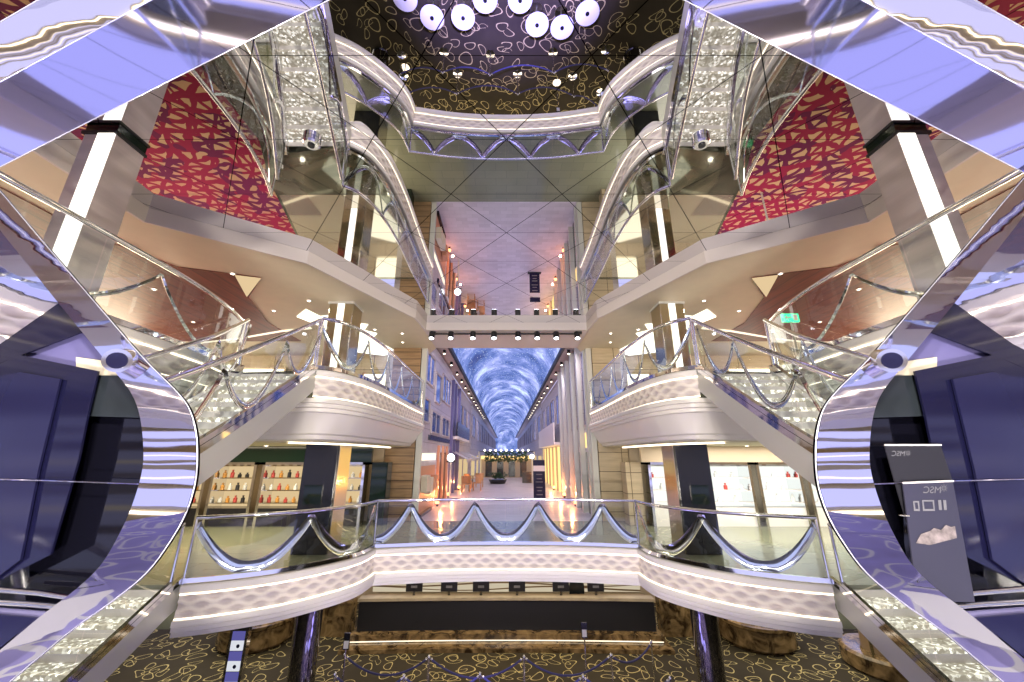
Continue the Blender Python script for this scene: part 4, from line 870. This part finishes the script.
# ------------------------------------------------------------------ light
w = bpy.data.worlds.new('world'); sc.world = w; w.use_nodes = True
bg = w.node_tree.nodes['Background']; bg.inputs[0].default_value = (.60, .60, 1., 1); bg.inputs[1].default_value = .95
def area(name, loc, size, power, col, rot=(0, 0, 0)):
    l = bpy.data.lights.new(name, 'AREA'); l.shape = 'RECTANGLE'; l.size, l.size_y = size; l.energy = power; l.color = col
    o = bpy.data.objects.new(name, l); o.location = loc; o.rotation_euler = rot; C.objects.link(o); return o
warm = (1., .82, .58)
def spotl(name, loc, to, power, col, size, rad=.06):
    l = bpy.data.lights.new(name, 'SPOT'); l.energy = power; l.color = col; l.spot_size = radians(size); l.spot_blend = .7; l.shadow_soft_size = rad
    o = bpy.data.objects.new(name, l); o.location = loc; C.objects.link(o)
    from mathutils import Vector
    o.rotation_euler = (Vector(to)-Vector(loc)).to_track_quat('-Z', 'Y').to_euler(); return o
cool = (1., .93, .84)
for x, z, to in ((-.7, 3.9, (-3.6, 10, 7.)), (.7, 3.9, (3.6, 10, 7.)), (-.5, 7.6, (-1.5, 10, 4.)), (.5, 7.6, (1.5, 10, 4.))): spotl('front_fill', (x, -1.6, z), to, 750, (1., .91, .80), 110, .12)  # fill lamps added behind the camera to brighten whatever faces it
area('reception_lamp', (0, 12.6, 2.6), (9, 1.2), 120, warm)
area('behind_desk_lamp', (0, 15.5, 2.8), (9, 1.), 90, warm)
spotl('carpet_spot', (0, 1.6, 9.3), (0, 6.2, 0), 32000, (.36, .30, 1.), 42, .2)
for s in (-1, 1):
    q = -s
    area('shop_lamp_%s' % SIDE[s], (q*-7.5, 10.6, SA-.01), (6, 2.6), 260, pick(s, warm, cool))
    area('side_lamp_%s' % SIDE[s], (q*-10, 3, A+3.0), (4, 6), 120, warm)
    area('carpet_lamp_%s' % SIDE[s], (q*-8.5, 12.4, 2.78), (5, 3), 120, (1., .9, .7))
    area('upper_side_fill_%s' % SIDE[s], (q*-12.9, 7.5, B+1.3), (2., 10), 620, (1., .84, .6), (0, radians(-90)*q, 0))  # area fill added at the side to brighten the soffit
    area('upper_lamp_%s' % SIDE[s], (q*-10.4, 3., S-.03), (4, 7), 50, warm)
    for x, y in ((-5.0, 8.9), (-4.1, 11.2), (-6.3, 9.6), (-8.3, 8.2), (-9.2, 10.5)): spotl('lobe_spot', (q*x, y, S-.05), (q*x, y, 0), 110, cool, 150)
    for y in (14.2, 18.8, 23.4, 30.3, 39.5): spotl('vault_lamp', (q*-2.75, y, 9.8), (q*2.2, y+2.2, 5.), 170, (.95, .82, .95), 140)
    for y in (17., 20.3, 24.5):
        l = bpy.data.lights.new('uplight_glow', 'POINT'); l.energy = 40; l.color = (1., .35, .12); l.shadow_soft_size = .05
        o = bpy.data.objects.new('uplight_glow', l); o.location = (q*-2.70, y, A+.5); C.objects.link(o)
# far side of the atrium behind the camera: deck edges with their light lines, mirrored in the ribbons and beams
for k, z in enumerate((A, B)):
    struct(ubox(MB(), -13, 13, -3.4, -3.1, z-.75, z).build('trim_back_%d' % (k+1), MT['cream']))
    struct(ubox(MB(), -13, 13, -3.09, -3.05, z-.2, z-.1).build('trim_back_light_%d' % (k+1), MT['strip']))
for k, (z, h, mt) in enumerate(((3.75, .18, 'bronze'), (4.25, .10, 'strip_soft'), (4.6, .25, 'cream'), (4.95, .14, 'cream'), (5.3, .07, 'strip_soft'), (5.6, .22, 'bronze'), (6.0, .16, 'white'))):  # unseen bands added so the ribbons reflect streaks
    struct(ubox(MB(), -12, 12, -5.1, -5.0, z, z+h).build('trim_back_added_streak_%d' % (k+1), MT[mt]))
sc.view_settings.view_transform = 'Standard'; sc.view_settings.look = 'None'; sc.view_settings.exposure = .4
cy = sc.cycles
cy.max_bounces = 10; cy.transparent_max_bounces = 24; cy.glossy_bounces = 6; cy.diffuse_bounces = 3; cy.caustics_reflective = False; cy.caustics_refractive = False; cy.sample_clamp_indirect = 4.
